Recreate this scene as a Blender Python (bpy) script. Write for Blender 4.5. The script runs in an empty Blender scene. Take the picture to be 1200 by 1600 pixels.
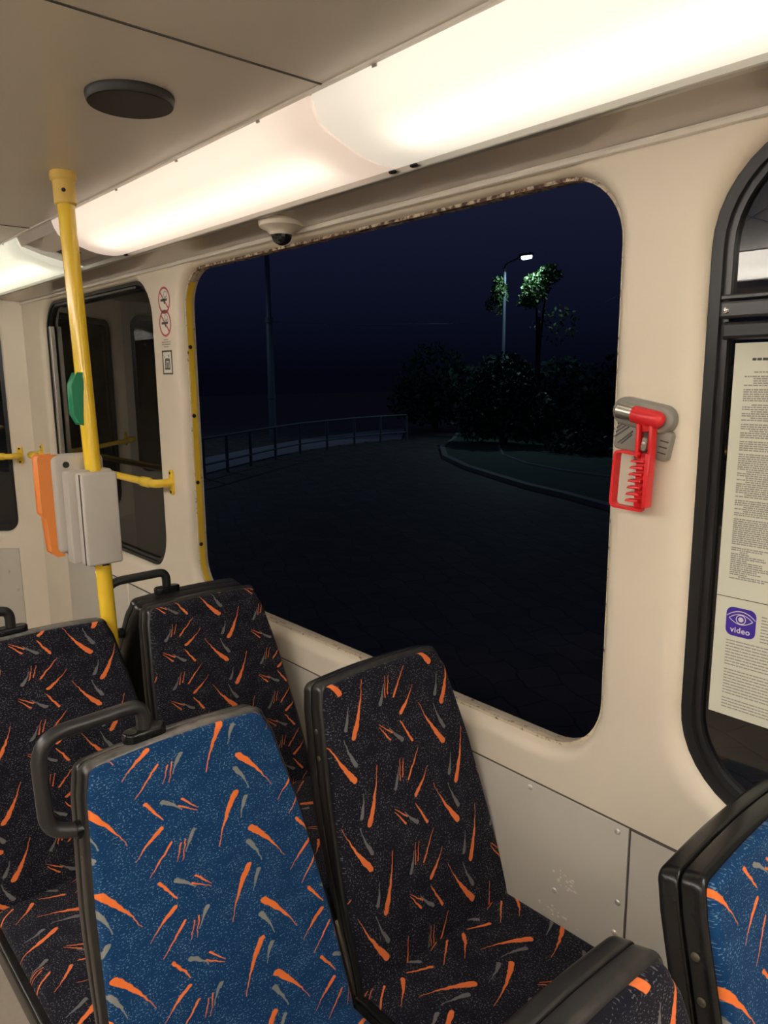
import bpy, bmesh, math, random
from mathutils import Vector, Matrix
R = math.radians
EYE = 1.6                      # camera height over the tram floor; rel. heights are given from the eye
def Z(r): return r + EYE
scene = bpy.context.scene
COL = scene.collection

# ------------------------------------------------------------------ camera, world, exposure
YAW, PIT, ROL, FPX = R(41.37216), R(10.42419), R(-0.53878), 1159.4548
fw = Vector((-math.cos(YAW)*math.cos(PIT), math.sin(YAW)*math.cos(PIT), -math.sin(PIT)))
rt = fw.cross(Vector((0, 0, 1))).normalized(); up = rt.cross(fw)
rt2 = rt*math.cos(ROL) + up*math.sin(ROL); up2 = rt2.cross(fw)
cd = bpy.data.cameras.new('camera'); cam = bpy.data.objects.new('camera', cd); COL.objects.link(cam)
cd.sensor_fit = 'VERTICAL'; cd.sensor_height = 36.0; cd.sensor_width = 27.0
cd.lens = FPX*36/1600; cd.clip_start = 0.02; cd.clip_end = 400
M = Matrix((rt2, up2, -fw)).transposed().to_4x4(); M.translation = Vector((0, 0, EYE)); cam.matrix_world = M
scene.camera = cam
vs = scene.view_settings
vs.view_transform = 'Standard'; vs.look = 'None'; vs.gamma = 1.0; vs.use_curve_mapping = False
vs.exposure = 1.52
try:
    scene.cycles.use_denoising = True
    scene.cycles.max_bounces = 10; scene.cycles.diffuse_bounces = 6; scene.cycles.glossy_bounces = 4
    scene.cycles.transparent_max_bounces = 12
    scene.cycles.sample_clamp_indirect = 6.0
    scene.cycles.caustics_reflective = False; scene.cycles.caustics_refractive = False
except Exception: pass

GLOW, TUBE = 0.08, 1.45      # covers on the window side and the tubes behind them, dimmed against clipping
GLOW_OPP, TUBE_OPP = 2.6, 9.0  # unseen covers and tubes opposite and behind the viewer, boosted to fill the room
LAMPW = 70.0        # street lamp watts

w = bpy.data.worlds.new('night'); scene.world = w; w.use_nodes = True
nt = w.node_tree; nt.nodes.clear()
o_ = nt.nodes.new('ShaderNodeOutputWorld'); b_ = nt.nodes.new('ShaderNodeBackground')
tc = nt.nodes.new('ShaderNodeTexCoord'); sx = nt.nodes.new('ShaderNodeSeparateXYZ')
rp = nt.nodes.new('ShaderNodeValToRGB')
nt.links.new(tc.outputs['Generated'], sx.inputs[0]); nt.links.new(sx.outputs['Z'], rp.inputs[0])
rp.color_ramp.elements[0].position = 0.0; rp.color_ramp.elements[0].color = (0.00037, 0.00047, 0.00149, 1)
rp.color_ramp.elements[1].position = 0.34; rp.color_ramp.elements[1].color = (0.00465, 0.00558, 0.01283, 1)
e = rp.color_ramp.elements.new(0.13); e.color = (0.00167, 0.00223, 0.00632, 1)
nt.links.new(rp.outputs[0], b_.inputs[0]); b_.inputs[1].default_value = 1.0
nt.links.new(b_.outputs[0], o_.inputs[0])

# ------------------------------------------------------------------ materials
def s2l(c):
    return tuple(((v/255)/12.92 if v/255 <= .04045 else ((v/255+.055)/1.055)**2.4) for v in c)
def mat(name, rgb, rough=.5, metal=0, noise=0, nscale=30, bump=0, bscale=200, spec=.5, coat=0):
    m = bpy.data.materials.new(name); m.use_nodes = True
    t = m.node_tree; p = t.nodes['Principled BSDF']
    c = tuple(rgb)+(1,)
    p.inputs['Base Color'].default_value = c; p.inputs['Roughness'].default_value = rough
    p.inputs['Metallic'].default_value = metal; p.inputs['Specular IOR Level'].default_value = spec
    p.inputs['Coat Weight'].default_value = coat
    tcn = t.nodes.new('ShaderNodeTexCoord')
    if noise:
        n = t.nodes.new('ShaderNodeTexNoise'); n.inputs['Scale'].default_value = nscale; n.inputs['Detail'].default_value = 6
        t.links.new(tcn.outputs['Object'], n.inputs['Vector'])
        mx = t.nodes.new('ShaderNodeMix'); mx.data_type = 'RGBA'
        mx.inputs['A'].default_value = tuple(v*(1-noise) for v in rgb)+(1,)
        mx.inputs['B'].default_value = tuple(min(1, v*(1+noise)) for v in rgb)+(1,)
        t.links.new(n.outputs['Fac'], mx.inputs['Factor']); t.links.new(mx.outputs['Result'], p.inputs['Base Color'])
    if bump:
        n = t.nodes.new('ShaderNodeTexNoise'); n.inputs['Scale'].default_value = bscale; n.inputs['Detail'].default_value = 3
        t.links.new(tcn.outputs['Object'], n.inputs['Vector'])
        bp = t.nodes.new('ShaderNodeBump'); bp.inputs['Strength'].default_value = bump; bp.inputs['Distance'].default_value = .002
        t.links.new(n.outputs['Fac'], bp.inputs['Height']); t.links.new(bp.outputs[0], p.inputs['Normal'])
    return m
def emit(name, rgb, s):
    m = bpy.data.materials.new(name); m.use_nodes = True
    p = m.node_tree.nodes['Principled BSDF']
    p.inputs['Base Color'].default_value = (.8, .8, .8, 1)
    p.inputs['Emission Color'].default_value = tuple(rgb)+(1,); p.inputs['Emission Strength'].default_value = s
    return m

CREAM = (.735, .66, .54)
M_ = {}
M_['cream'] = mat('cream_paint', CREAM, .42, noise=.05, nscale=7, bump=.05, bscale=60)
M_['ceiling'] = mat('ceiling_paint', (.74, .69, .62), .36, noise=.03, nscale=5, spec=.6)
M_['soffit'] = mat('glossy_taupe_paint', (.60, .545, .50), .07, spec=.75, noise=.03, nscale=9)
M_['panel'] = mat('grey_panel', (.53, .50, .44), .45, noise=.05, nscale=12, bump=.04, bscale=90)
M_['floor'] = mat('floor_lino', (.34, .29, .24), .55, noise=.12, nscale=60)
M_['seam_and_shadow'] = mat('dark_seam_and_shadow', (.09, .08, .07), .7)
M_['black'] = mat('black_plastic', (.0105, .0105, .0108), .26, noise=.3, nscale=25, bump=.03, bscale=220, spec=.36)
M_['rubber'] = mat('black_rubber', (.012, .012, .013), .38, spec=.5)
M_['blackmetal'] = mat('black_frame', (.016, .016, .018), .30, spec=.6)
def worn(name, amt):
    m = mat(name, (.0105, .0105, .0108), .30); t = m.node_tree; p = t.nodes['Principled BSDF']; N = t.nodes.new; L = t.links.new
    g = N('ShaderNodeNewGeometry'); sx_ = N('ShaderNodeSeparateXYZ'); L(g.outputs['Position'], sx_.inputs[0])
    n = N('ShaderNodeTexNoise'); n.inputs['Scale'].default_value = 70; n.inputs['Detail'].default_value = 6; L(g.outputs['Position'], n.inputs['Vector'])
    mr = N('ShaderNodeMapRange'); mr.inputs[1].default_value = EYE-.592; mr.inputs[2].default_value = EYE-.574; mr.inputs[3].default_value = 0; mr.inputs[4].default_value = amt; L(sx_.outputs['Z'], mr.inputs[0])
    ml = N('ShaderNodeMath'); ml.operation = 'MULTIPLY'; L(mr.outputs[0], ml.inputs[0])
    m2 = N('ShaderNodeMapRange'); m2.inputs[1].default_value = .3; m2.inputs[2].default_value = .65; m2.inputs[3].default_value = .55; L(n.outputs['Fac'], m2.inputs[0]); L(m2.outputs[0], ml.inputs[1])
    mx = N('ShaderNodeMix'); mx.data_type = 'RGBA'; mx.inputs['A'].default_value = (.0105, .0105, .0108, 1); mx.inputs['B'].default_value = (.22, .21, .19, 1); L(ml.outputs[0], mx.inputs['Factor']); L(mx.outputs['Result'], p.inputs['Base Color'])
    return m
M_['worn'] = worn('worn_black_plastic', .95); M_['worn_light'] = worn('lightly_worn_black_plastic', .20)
M_['tube'] = mat('handle_tube', (.020, .020, .021), .36, noise=.2, nscale=40)
M_['yellow'] = mat('yellow_enamel', (.86, .58, .035), .26, spec=.6, coat=.3, noise=.04, nscale=15)
M_['cap'] = mat('yellow_cap', (.72, .50, .12), .4)
M_['alu'] = mat('aluminium', (.55, .53, .49), .35, metal=.8)
M_['chrome'] = mat('chrome', (.75, .73, .70), .12, metal=1)
M_['steel'] = mat('brushed_steel', (.60, .58, .53), .32, metal=.9)
M_['screw'] = mat('screw_steel', (.62, .59, .53), .3, metal=.4)
M_['dimscrew'] = mat('dull_screw', (.10, .085, .06), .45, metal=.4)
M_['greyplastic'] = mat('grey_plastic', (.47, .445, .41), .42, noise=.03, nscale=20)
M_['lightgrey'] = mat('pale_grey_plastic', (.52, .49, .45), .45, noise=.03, nscale=20)
M_['orange'] = mat('orange_plastic', (.78, .25, .055), .38)
M_['green'] = mat('green_plastic', (.01, .22, .10), .35)
M_['red'] = mat('red_plastic', (.70, .022, .028), .34)
M_['holder'] = mat('holder_grey', (.25, .235, .205), .4)
M_['holderdark'] = mat('holder_groove', (.05, .048, .043), .5)
M_['white'] = mat('white_plastic', (.68, .62, .53), .4)
M_['smoked'] = mat('smoked_dome', (.02, .02, .022), .08, spec=.8)
M_['dark'] = mat('dark_hole', (.01, .009, .008), .6)
M_['vent'] = mat('vent_brown', (.012, .009, .008), .5)
M_['paper'] = mat('paper', (.66, .67, .56), .6)
M_['ink'] = mat('grey_ink', (.30, .30, .265), .7)
M_['inkred'] = mat('brown_ink', (.42, .33, .29), .7)
M_['inkdark'] = mat('dark_ink', (.10, .10, .09), .7)
M_['violet'] = mat('violet_print', (.055, .020, .36), .5)
M_['logo'] = mat('white_print', (.72, .70, .78), .5)
M_['redprint'] = mat('red_print', (.52, .10, .12), .5)
M_['stick'] = mat('sticker_white', (.76, .72, .64), .5)
M_['rail'] = mat('galvanised_steel', (.13, .155, .17), .5, noise=.2, nscale=8)
M_['pole'] = mat('grey_street_pole', (.13, .15, .20), .5, noise=.15, nscale=5)
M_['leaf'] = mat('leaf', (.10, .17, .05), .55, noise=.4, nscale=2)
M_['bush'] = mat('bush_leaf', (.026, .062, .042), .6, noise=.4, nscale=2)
M_['bark'] = mat('bark', (.06, .05, .04), .8, noise=.3, nscale=10)
M_['kerb'] = mat('kerb_stone', (.17, .18, .17), .7, noise=.25, nscale=12)
M_['grass'] = mat('grass', (.035, .07, .045), .9, noise=.4, nscale=3)
M_['path'] = mat('pale_path', (.22, .23, .28), .8, noise=.15, nscale=3)
M_['wire'] = mat('overhead_wire', (.20, .22, .26), .4)
M_['white_tray'] = mat('white_tray', (.8, .78, .74), .6)
M_['tubeglow'] = emit('fluorescent_tube', (1.0, .94, .82), TUBE)
M_['tubeglow_boosted'] = emit('fluorescent_tube_boosted', (1.0, .96, .905), TUBE_OPP)

def ramp(t, stops):
    r = t.nodes.new('ShaderNodeValToRGB'); el = r.color_ramp.elements
    el[0].position, el[0].color = stops[0][0], stops[0][1]+(1,)
    el[1].position, el[1].color = stops[-1][0], stops[-1][1]+(1,)
    for p_, c_ in stops[1:-1]: e_ = el.new(p_); e_.color = c_+(1,)
    return r
def edge_mat(name, plain, rust_top, thr):
    """painted edge; corroded heavily along the top of the opening, only in spots elsewhere"""
    m = mat(name, plain, .5); t = m.node_tree; p = t.nodes['Principled BSDF']
    g = t.nodes.new('ShaderNodeNewGeometry'); n = t.nodes.new('ShaderNodeTexNoise'); n.inputs['Scale'].default_value = 55; n.inputs['Detail'].default_value = 9; n.inputs['Roughness'].default_value = .65
    t.links.new(g.outputs['Position'], n.inputs['Vector'])
    sx_ = t.nodes.new('ShaderNodeSeparateXYZ'); t.links.new(g.outputs['Position'], sx_.inputs[0])
    mr = t.nodes.new('ShaderNodeMapRange'); mr.inputs[1].default_value = EYE+.31; mr.inputs[2].default_value = EYE+.345; mr.inputs[3].default_value = 0; mr.inputs[4].default_value = rust_top
    t.links.new(sx_.outputs['Z'], mr.inputs[0])
    ad = t.nodes.new('ShaderNodeMath'); ad.operation = 'ADD'; t.links.new(n.outputs['Fac'], ad.inputs[0]); t.links.new(mr.outputs[0], ad.inputs[1])
    r = ramp(t, [(thr, plain), (thr+.05, tuple(.55*v for v in plain)), (thr+.10, (.16, .055, .03)), (thr+.17, (.03, .014, .010))])
    t.links.new(ad.outputs[0], r.inputs[0]); t.links.new(r.outputs[0], p.inputs['Base Color'])
    bp = t.nodes.new('ShaderNodeBump'); bp.inputs['Strength'].default_value = .5; bp.inputs['Distance'].default_value = .003
    t.links.new(n.outputs['Fac'], bp.inputs['Height']); t.links.new(bp.outputs[0], p.inputs['Normal'])
    return m
M_['bodyedge'] = edge_mat('body_edge_cream', (.50, .43, .33), .15, .60)
M_['yellowedge'] = edge_mat('body_edge_yellow', (.76, .50, .03), .0, .70)
M_['lip'] = edge_mat('window_lip', (.62, .53, .40), .115, .545)


def glass(name, haze):
    m = bpy.data.materials.new(name); m.use_nodes = True
    t = m.node_tree; t.nodes.clear()
    o = t.nodes.new('ShaderNodeOutputMaterial'); tr = t.nodes.new('ShaderNodeBsdfTransparent'); gl = t.nodes.new('ShaderNodeBsdfGlossy')
    tr.inputs[0].default_value = (.75, .75, .72, 1); gl.inputs['Roughness'].default_value = .0
    fr = t.nodes.new('ShaderNodeFresnel'); fr.inputs[0].default_value = 1.50
    mx = t.nodes.new('ShaderNodeMixShader'); t.links.new(fr.outputs[0], mx.inputs[0]); t.links.new(tr.outputs[0], mx.inputs[1]); t.links.new(gl.outputs[0], mx.inputs[2])
    df = t.nodes.new('ShaderNodeBsdfDiffuse'); df.inputs[0].default_value = (.30, .27, .22, 1)
    n = t.nodes.new('ShaderNodeTexNoise'); n.inputs['Scale'].default_value = 9; n.inputs['Detail'].default_value = 7
    g = t.nodes.new('ShaderNodeTexCoord'); t.links.new(g.outputs['Object'], n.inputs['Vector'])
    mr = t.nodes.new('ShaderNodeMapRange'); mr.inputs[1].default_value = .3; mr.inputs[2].default_value = .75
    mr.inputs[3].default_value = haze*.5; mr.inputs[4].default_value = haze*1.4
    t.links.new(n.outputs['Fac'], mr.inputs[0])
    m2 = t.nodes.new('ShaderNodeMixShader'); t.links.new(mr.outputs[0], m2.inputs[0]); t.links.new(mx.outputs[0], m2.inputs[1]); t.links.new(df.outputs[0], m2.inputs[2])
    t.links.new(m2.outputs[0], o.inputs[0])
    return m
M_['glass'] = glass('dusty_window_glass', .022)

def cover_mat(name, tint, glow=GLOW):
    m = bpy.data.materials.new(name); m.use_nodes = True
    t = m.node_tree; t.nodes.clear()
    o = t.nodes.new('ShaderNodeOutputMaterial')
    df = t.nodes.new('ShaderNodeBsdfDiffuse'); df.inputs[0].default_value = (.75, .72, .68, 1)
    tl = t.nodes.new('ShaderNodeBsdfTranslucent'); tl.inputs[0].default_value = tuple(tint)+(1,)
    gl = t.nodes.new('ShaderNodeBsdfGlossy'); gl.inputs['Roughness'].default_value = .25
    em = t.nodes.new('ShaderNodeEmission'); em.inputs[0].default_value = tuple(tint)+(1,); em.inputs[1].default_value = glow
    m1 = t.nodes.new('ShaderNodeMixShader'); m1.inputs[0].default_value = .70
    t.links.new(df.outputs[0], m1.inputs[1]); t.links.new(tl.outputs[0], m1.inputs[2])
    m2 = t.nodes.new('ShaderNodeMixShader'); m2.inputs[0].default_value = .04
    t.links.new(m1.outputs[0], m2.inputs[1]); t.links.new(gl.outputs[0], m2.inputs[2])
    ad = t.nodes.new('ShaderNodeAddShader'); t.links.new(m2.outputs[0], ad.inputs[0]); t.links.new(em.outputs[0], ad.inputs[1])
    t.links.new(ad.outputs[0], o.inputs[0])
    return m
M_['cover_white'] = cover_mat('light_cover_white', (1.0, .97, .90))
M_['cover_boosted'] = cover_mat('light_cover_boosted', (1.0, .96, .905), GLOW_OPP)
M_['cover_pink'] = cover_mat('light_cover_pinkish', (1.0, .88, .80))
M_['cover_green'] = cover_mat('light_cover_greenish', (.96, .97, .86))

# moquette: tapered comet strokes repeated on a woven tile, with pale flecks
TW, TH = .242, .170
STROKES = [  # (u1,v1,u2,v2 head->tail, head radius, tail radius, colour)  u across, v down, metres
    (.838, .285, .880, .184, .0066, .0010, 'o'),
    (.820, .264, .834, .225, .0050, .0012, 'g'),
    (.913, .242, .930, .206, .0046, .0014, 'g'),
    (.927, .231, .936, .190, .0014, .0006, 'o'),
    (.935, .226, .945, .192, .0014, .0006, 'o'),
    (.949, .236, .989, .184, .0026, .0008, 'o'),
    (.962, .274, 1.006, .229, .0048, .0008, 'o'),
    (1.057, .364, 1.008, .269, .0074, .0008, 'o'),
    (1.068, .336, 1.050, .282, .0054, .0014, 'g'),
    (.950, .326, .924, .296, .0052, .0018, 'g'),
    (.928, .304, .900, .279, .0020, .0006, 'o'),
    (.921, .316, .899, .284, .0024, .0006, 'o'),
    (.977, .335, .955, .288, .0038, .0012, 'o'),
]
def moquette(name, base, base2, fleck, grey, orange):
    m = bpy.data.materials.new(name); m.use_nodes = True
    t = m.node_tree; p = t.nodes['Principled BSDF']; N = t.nodes.new; L = t.links.new
    p.inputs['Roughness'].default_value = .92; p.inputs['Specular IOR Level'].default_value = .15
    p.inputs['Sheen Weight'].default_value = .08; p.inputs['Sheen Roughness'].default_value = .4
    uv = N('ShaderNodeTexCoord')
    nz = N('ShaderNodeTexNoise'); nz.inputs['Scale'].default_value = 70; nz.inputs['Detail'].default_value = 2
    L(uv.outputs['UV'], nz.inputs['Vector'])
    sb = N('ShaderNodeVectorMath'); sb.operation = 'SUBTRACT'; sb.inputs[1].default_value = (.5, .5, .5); L(nz.outputs['Color'], sb.inputs[0])
    ma = N('ShaderNodeVectorMath'); ma.operation = 'MULTIPLY_ADD'; ma.inputs[1].default_value = (.006, .006, 0)
    L(sb.outputs[0], ma.inputs[0]); L(uv.outputs['UV'], ma.inputs[2])
    acc = {'o': None, 'g': None}
    for (u1, v1, u2, v2, r1, r2, c) in STROKES:
        cx, cy = (u1+u2)/2, (v1+v2)/2; dx, dy = (u2-u1)/2, (v2-v1)/2; L2 = dx*dx+dy*dy
        a = N('ShaderNodeVectorMath'); a.operation = 'SUBTRACT'; a.inputs[1].default_value = (cx, cy, 0); L(ma.outputs[0], a.inputs[0])
        wv = N('ShaderNodeVectorMath'); wv.operation = 'WRAP'; wv.inputs[1].default_value = (TW/2, TH/2, 1); wv.inputs[2].default_value = (-TW/2, -TH/2, -1); L(a.outputs[0], wv.inputs[0])
        d = N('ShaderNodeVectorMath'); d.operation = 'DOT_PRODUCT'; d.inputs[1].default_value = (dx/L2, dy/L2, 0); L(wv.outputs[0], d.inputs[0])
        cl = N('ShaderNodeClamp'); cl.inputs['Min'].default_value = -1; cl.inputs['Max'].default_value = 1; L(d.outputs['Value'], cl.inputs['Value'])
        sc = N('ShaderNodeVectorMath'); sc.operation = 'SCALE'; sc.inputs[0].default_value = (dx, dy, 0); L(cl.outputs[0], sc.inputs['Scale'])
        if r1 > .0045:
            sq = N('ShaderNodeMath'); sq.operation = 'MULTIPLY'; L(cl.outputs[0], sq.inputs[0]); L(cl.outputs[0], sq.inputs[1])
            LL = math.sqrt(L2); kb = .075*LL*(1 if (u1 > u2) else -1)
            cv = N('ShaderNodeVectorMath'); cv.operation = 'SCALE'; cv.inputs[0].default_value = (-dy/LL*kb, dx/LL*kb, 0); L(sq.outputs[0], cv.inputs['Scale'])
            s2 = N('ShaderNodeVectorMath'); s2.operation = 'ADD'; L(sc.outputs[0], s2.inputs[0]); L(cv.outputs[0], s2.inputs[1]); sc = s2
        ds = N('ShaderNodeVectorMath'); ds.operation = 'DISTANCE'; L(wv.outputs[0], ds.inputs[0]); L(sc.outputs[0], ds.inputs[1])
        # signed: distance - radius(t); radius falls off quickly from the head
        rr = N('ShaderNodeMapRange'); rr.interpolation_type = 'SMOOTHSTEP' if r1 > .004 else 'LINEAR'
        rr.inputs[1].default_value = -1.05; rr.inputs[2].default_value = .75 if r1 > .004 else 1.0; rr.inputs[3].default_value = r1*.84; rr.inputs[4].default_value = r2*.7
        L(cl.outputs[0], rr.inputs[0])
        df = N('ShaderNodeMath'); df.operation = 'SUBTRACT'; L(ds.outputs['Value'], df.inputs[0]); L(rr.outputs[0], df.inputs[1])
        if acc[c] is None: acc[c] = df
        else:
            mn = N('ShaderNodeMath'); mn.operation = 'MINIMUM'; L(acc[c].outputs[0], mn.inputs[0]); L(df.outputs[0], mn.inputs[1]); acc[c] = mn
    # flecks
    f = N('ShaderNodeTexNoise'); f.inputs['Scale'].default_value = 330; f.inputs['Detail'].default_value = 1.5; L(uv.outputs['UV'], f.inputs['Vector'])
    f2 = N('ShaderNodeTexNoise'); f2.inputs['Scale'].default_value = 28; f2.inputs['Detail'].default_value = 3; L(uv.outputs['UV'], f2.inputs['Vector'])
    fa = N('ShaderNodeMath'); fa.operation = 'MULTIPLY_ADD'; fa.inputs[1].default_value = .22; L(f2.outputs['Fac'], fa.inputs[0]); L(f.outputs['Fac'], fa.inputs[2])
    fm = N('ShaderNodeMapRange'); fm.inputs[1].default_value = .70; fm.inputs[2].default_value = .78; L(fa.outputs[0], fm.inputs[0])
    bm_ = N('ShaderNodeMix'); bm_.data_type = 'RGBA'; bm_.inputs['A'].default_value = base+(1,); bm_.inputs['B'].default_value = base2+(1,); L(f2.outputs['Fac'], bm_.inputs['Factor'])
    x1 = N('ShaderNodeMix'); x1.data_type = 'RGBA'; L(fm.outputs[0], x1.inputs['Factor']); L(bm_.outputs['Result'], x1.inputs['A']); x1.inputs['B'].default_value = fleck+(1,)
    prev = x1
    for c, colr in (('g', grey), ('o', orange)):
        s = N('ShaderNodeMapRange'); s.inputs[1].default_value = .0006; s.inputs[2].default_value = -.0006; L(acc[c].outputs[0], s.inputs[0])
        x = N('ShaderNodeMix'); x.data_type = 'RGBA'; L(s.outputs[0], x.inputs['Factor']); L(prev.outputs['Result'], x.inputs['A']); x.inputs['B'].default_value = colr+(1,)
        prev = x
    L(prev.outputs['Result'], p.inputs['Base Color'])
    bp = N('ShaderNodeBump'); bp.inputs['Strength'].default_value = .25; bp.inputs['Distance'].default_value = .001; L(f.outputs['Fac'], bp.inputs['Height']); L(bp.outputs[0], p.inputs['Normal'])
    return m
M_['moq_dark'] = moquette('dark_moquette', (.0065, .0068, .0135), (.014, .0135, .022), (.13, .125, .14), (.17, .165, .165), (.80, .19, .055))
M_['moq_blue'] = moquette('blue_moquette', (.004, .032, .110), (.008, .060, .170), (.13, .22, .32), (.25, .255, .235), (.86, .20, .045))

# ------------------------------------------------------------------ mesh helpers
def obj(name, bm, m, parent=None, smooth=None, kind=None):
    """link a bmesh as one object; coordinates are world, moved into the parent's frame"""
    if parent is not None:
        bmesh.ops.transform(bm, matrix=parent.matrix_world.inverted() if parent.get('_rot') else Matrix.Translation(-parent_loc(parent)), verts=bm.verts)
    bmesh.ops.recalc_face_normals(bm, faces=bm.faces)
    me = bpy.data.meshes.new(name); 
    if smooth is not None:
        for f in bm.faces: f.smooth = True
        for e in bm.edges:
            if len(e.link_faces) == 2 and e.calc_face_angle(0) > R(smooth): e.smooth = False
    bm.to_mesh(me); bm.free()
    me.materials.append(m)
    o = bpy.data.objects.new(name, me); COL.objects.link(o)
    if parent is not None: o.parent = parent
    if kind: o['kind'] = kind
    return o
def parent_loc(p):
    v = Vector(p.location)
    q = p.parent
    while q is not None: v += Vector(q.location); q = q.parent
    return v
def thing(name, label, cat, loc, group=None):
    o = bpy.data.objects.new(name, None); COL.objects.link(o); o.location = loc; o.empty_display_size = .05
    o['label'] = label; o['category'] = cat
    if group: o['group'] = group
    return o
def tag(o, label, cat, group=None, kind=None):
    o['label'] = label; o['category'] = cat
    if group: o['group'] = group
    if kind: o['kind'] = kind
    return o
def box(bm, a, b, bev=0, seg=2):
    r = bmesh.ops.create_cube(bm, size=1)
    vs_ = r['verts']
    c = [(a[i]+b[i])/2 for i in range(3)]; s = [abs(b[i]-a[i]) for i in range(3)]
    for v in vs_: v.co = Vector([c[i]+v.co[i]*s[i] for i in range(3)])
    if bev:
        es = list({e for v in vs_ for e in v.link_edges})
        bmesh.ops.bevel(bm, geom=es, offset=bev, segments=seg, affect='EDGES', profile=.5)
    return bm
def frame_of(d):
    d = d.normalized(); a = Vector((0, 0, 1)) if abs(d.z) < .9 else Vector((1, 0, 0))
    x = d.cross(a).normalized(); return x, d.cross(x).normalized()
def tube(bm, pts, r, seg=14, cap=True, radii=None):
    pts = [Vector(p) for p in pts]; rings = []
    d0 = (pts[1]-pts[0]).normalized(); x, y = frame_of(d0)
    for i, p in enumerate(pts):
        d = (pts[min(i+1, len(pts)-1)]-pts[max(i-1, 0)]).normalized()
        x = (x-d*x.dot(d)).normalized(); y = d.cross(x)
        rr = radii[i] if radii else r
        rings.append([bm.verts.new(p+(x*math.cos(2*math.pi*k/seg)+y*math.sin(2*math.pi*k/seg))*rr) for k in range(seg)])
    for a, b in zip(rings, rings[1:]):
        for k in range(seg): bm.faces.new((a[k], a[(k+1) % seg], b[(k+1) % seg], b[k]))
    if cap: bm.faces.new(rings[0][::-1]); bm.faces.new(rings[-1])
    return bm
def bend(pts, r, n=6):
    """round the corners of a polyline"""
    pts = [Vector(p) for p in pts]; out = [pts[0]]
    for a, b, c in zip(pts, pts[1:], pts[2:]):
        d1 = (a-b); d2 = (c-b); q = min(r, d1.length*.49, d2.length*.49)
        s, e_ = b+d1.normalized()*q, b+d2.normalized()*q
        for k in range(n+1):
            t = k/n; out.append(s*(1-t)**2+b*2*t*(1-t)+e_*t*t)
    out.append(pts[-1]); return out
def rrect(x0, x1, y0, y1, r, n=10):
    rs = r if isinstance(r, (list, tuple)) else (r,)*4      # tr, tl, bl, br
    out = []
    for (cx, cy, a, q) in ((x1-rs[0], y1-rs[0], 0, rs[0]), (x0+rs[1], y1-rs[1], 90, rs[1]), (x0+rs[2], y0+rs[2], 180, rs[2]), (x1-rs[3], y0+rs[3], 270, rs[3])):
        for k in range(n+1):
            t = R(a+90*k/n); out.append((cx+q*math.cos(t), cy+q*math.sin(t)))
    return out
def offset(poly, d):
    """move a ccw outline outward by d along vertex normals"""
    n = len(poly); out = []
    for i in range(n):
        a, b, c = Vector(poly[i-1]), Vector(poly[i]), Vector(poly[(i+1) % n])
        e1, e2 = (b-a), (c-b)
        if e1.length < 1e-9: e1 = e2
        if e2.length < 1e-9: e2 = e1
        n1 = Vector((e1.y, -e1.x)).normalized(); n2 = Vector((e2.y, -e2.x)).normalized()
        m = n1+n2
        m = m/max(.35, m.dot(n1)) if m.length > 1e-6 else n1
        out.append((b.x+m.x*d, b.y+m.y*d))
    return out
def clean(poly, eps=1e-5):
    out = []
    for p in poly:
        if not out or (Vector(p)-Vector(out[-1])).length > eps: out.append(p)
    if (Vector(out[0])-Vector(out[-1])).length <= eps: out.pop()
    return out
def slab(bm, outline, fn, d0, d1, b0=0., b1=0., seg=4, uvfn=None):
    """outline (ccw, 2-D) given thickness from depth d0 (front) to d1 (back); fn(a,b,depth)->xyz; edges rounded by b0/b1"""
    outline = clean(outline); s = 1 if d1 > d0 else -1
    rings = []
    def ring(inset, d): 
        pl = offset(outline, -inset) if inset > 1e-7 else outline
        rings.append(([bm.verts.new(fn(a, b, d)) for a, b in pl], pl))
    if b0:
        for k in range(seg+1):
            t = k/seg*math.pi/2; ring(b0*(1-math.sin(t)), d0+s*b0*(1-math.cos(t)))
    else: ring(0, d0)
    if b1:
        for k in range(seg+1):
            t = k/seg*math.pi/2; ring(b1*(1-math.cos(t)), d1-s*b1*(1-math.sin(t)))
    else: ring(0, d1)
    uvl = bm.loops.layers.uv.verify() if uvfn else None
    def setuv(f, pos):
        if uvl:
            for l in f.loops: l[uvl].uv = uvfn(*pos[l.vert])
    pos = {v: p for rg, pl in rings for v, p in zip(rg, pl)}
    n = len(outline)
    for (a, _), (b, _) in zip(rings, rings[1:]):
        for k in range(n): setuv(bm.faces.new((a[k], a[(k+1) % n], b[(k+1) % n], b[k])), pos)
    f = bm.faces.new(rings[0][0]); setuv(f, pos)
    f = bm.faces.new(rings[-1][0][::-1]); setuv(f, pos)
    return bm
def ringband(bm, rings, close=True):
    """skin a list of equally long vertex loops"""
    for a, b in zip(rings, rings[1:]):
        n = len(a)
        for k in range(n if close else n-1): bm.faces.new((a[k], a[(k+1) % n], b[(k+1) % n], b[k]))
def disc(bm, c, nrm, r, h, seg=20, r2=None):
    c = Vector(c); nrm = Vector(nrm).normalized(); tube(bm, [c, c+nrm*h], r, seg, True, [r, r2 if r2 is not None else r]); return bm
def dome(bm, c, nrm, r, h, seg=20, n=6):
    c = Vector(c); nrm = Vector(nrm).normalized()
    pts = []; rad = []
    for k in range(n+1):
        t = k/n*math.pi/2; pts.append(c+nrm*h*math.sin(t)); rad.append(max(r*math.cos(t), .0002))
    tube(bm, pts, r, seg, True, rad); return bm

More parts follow.
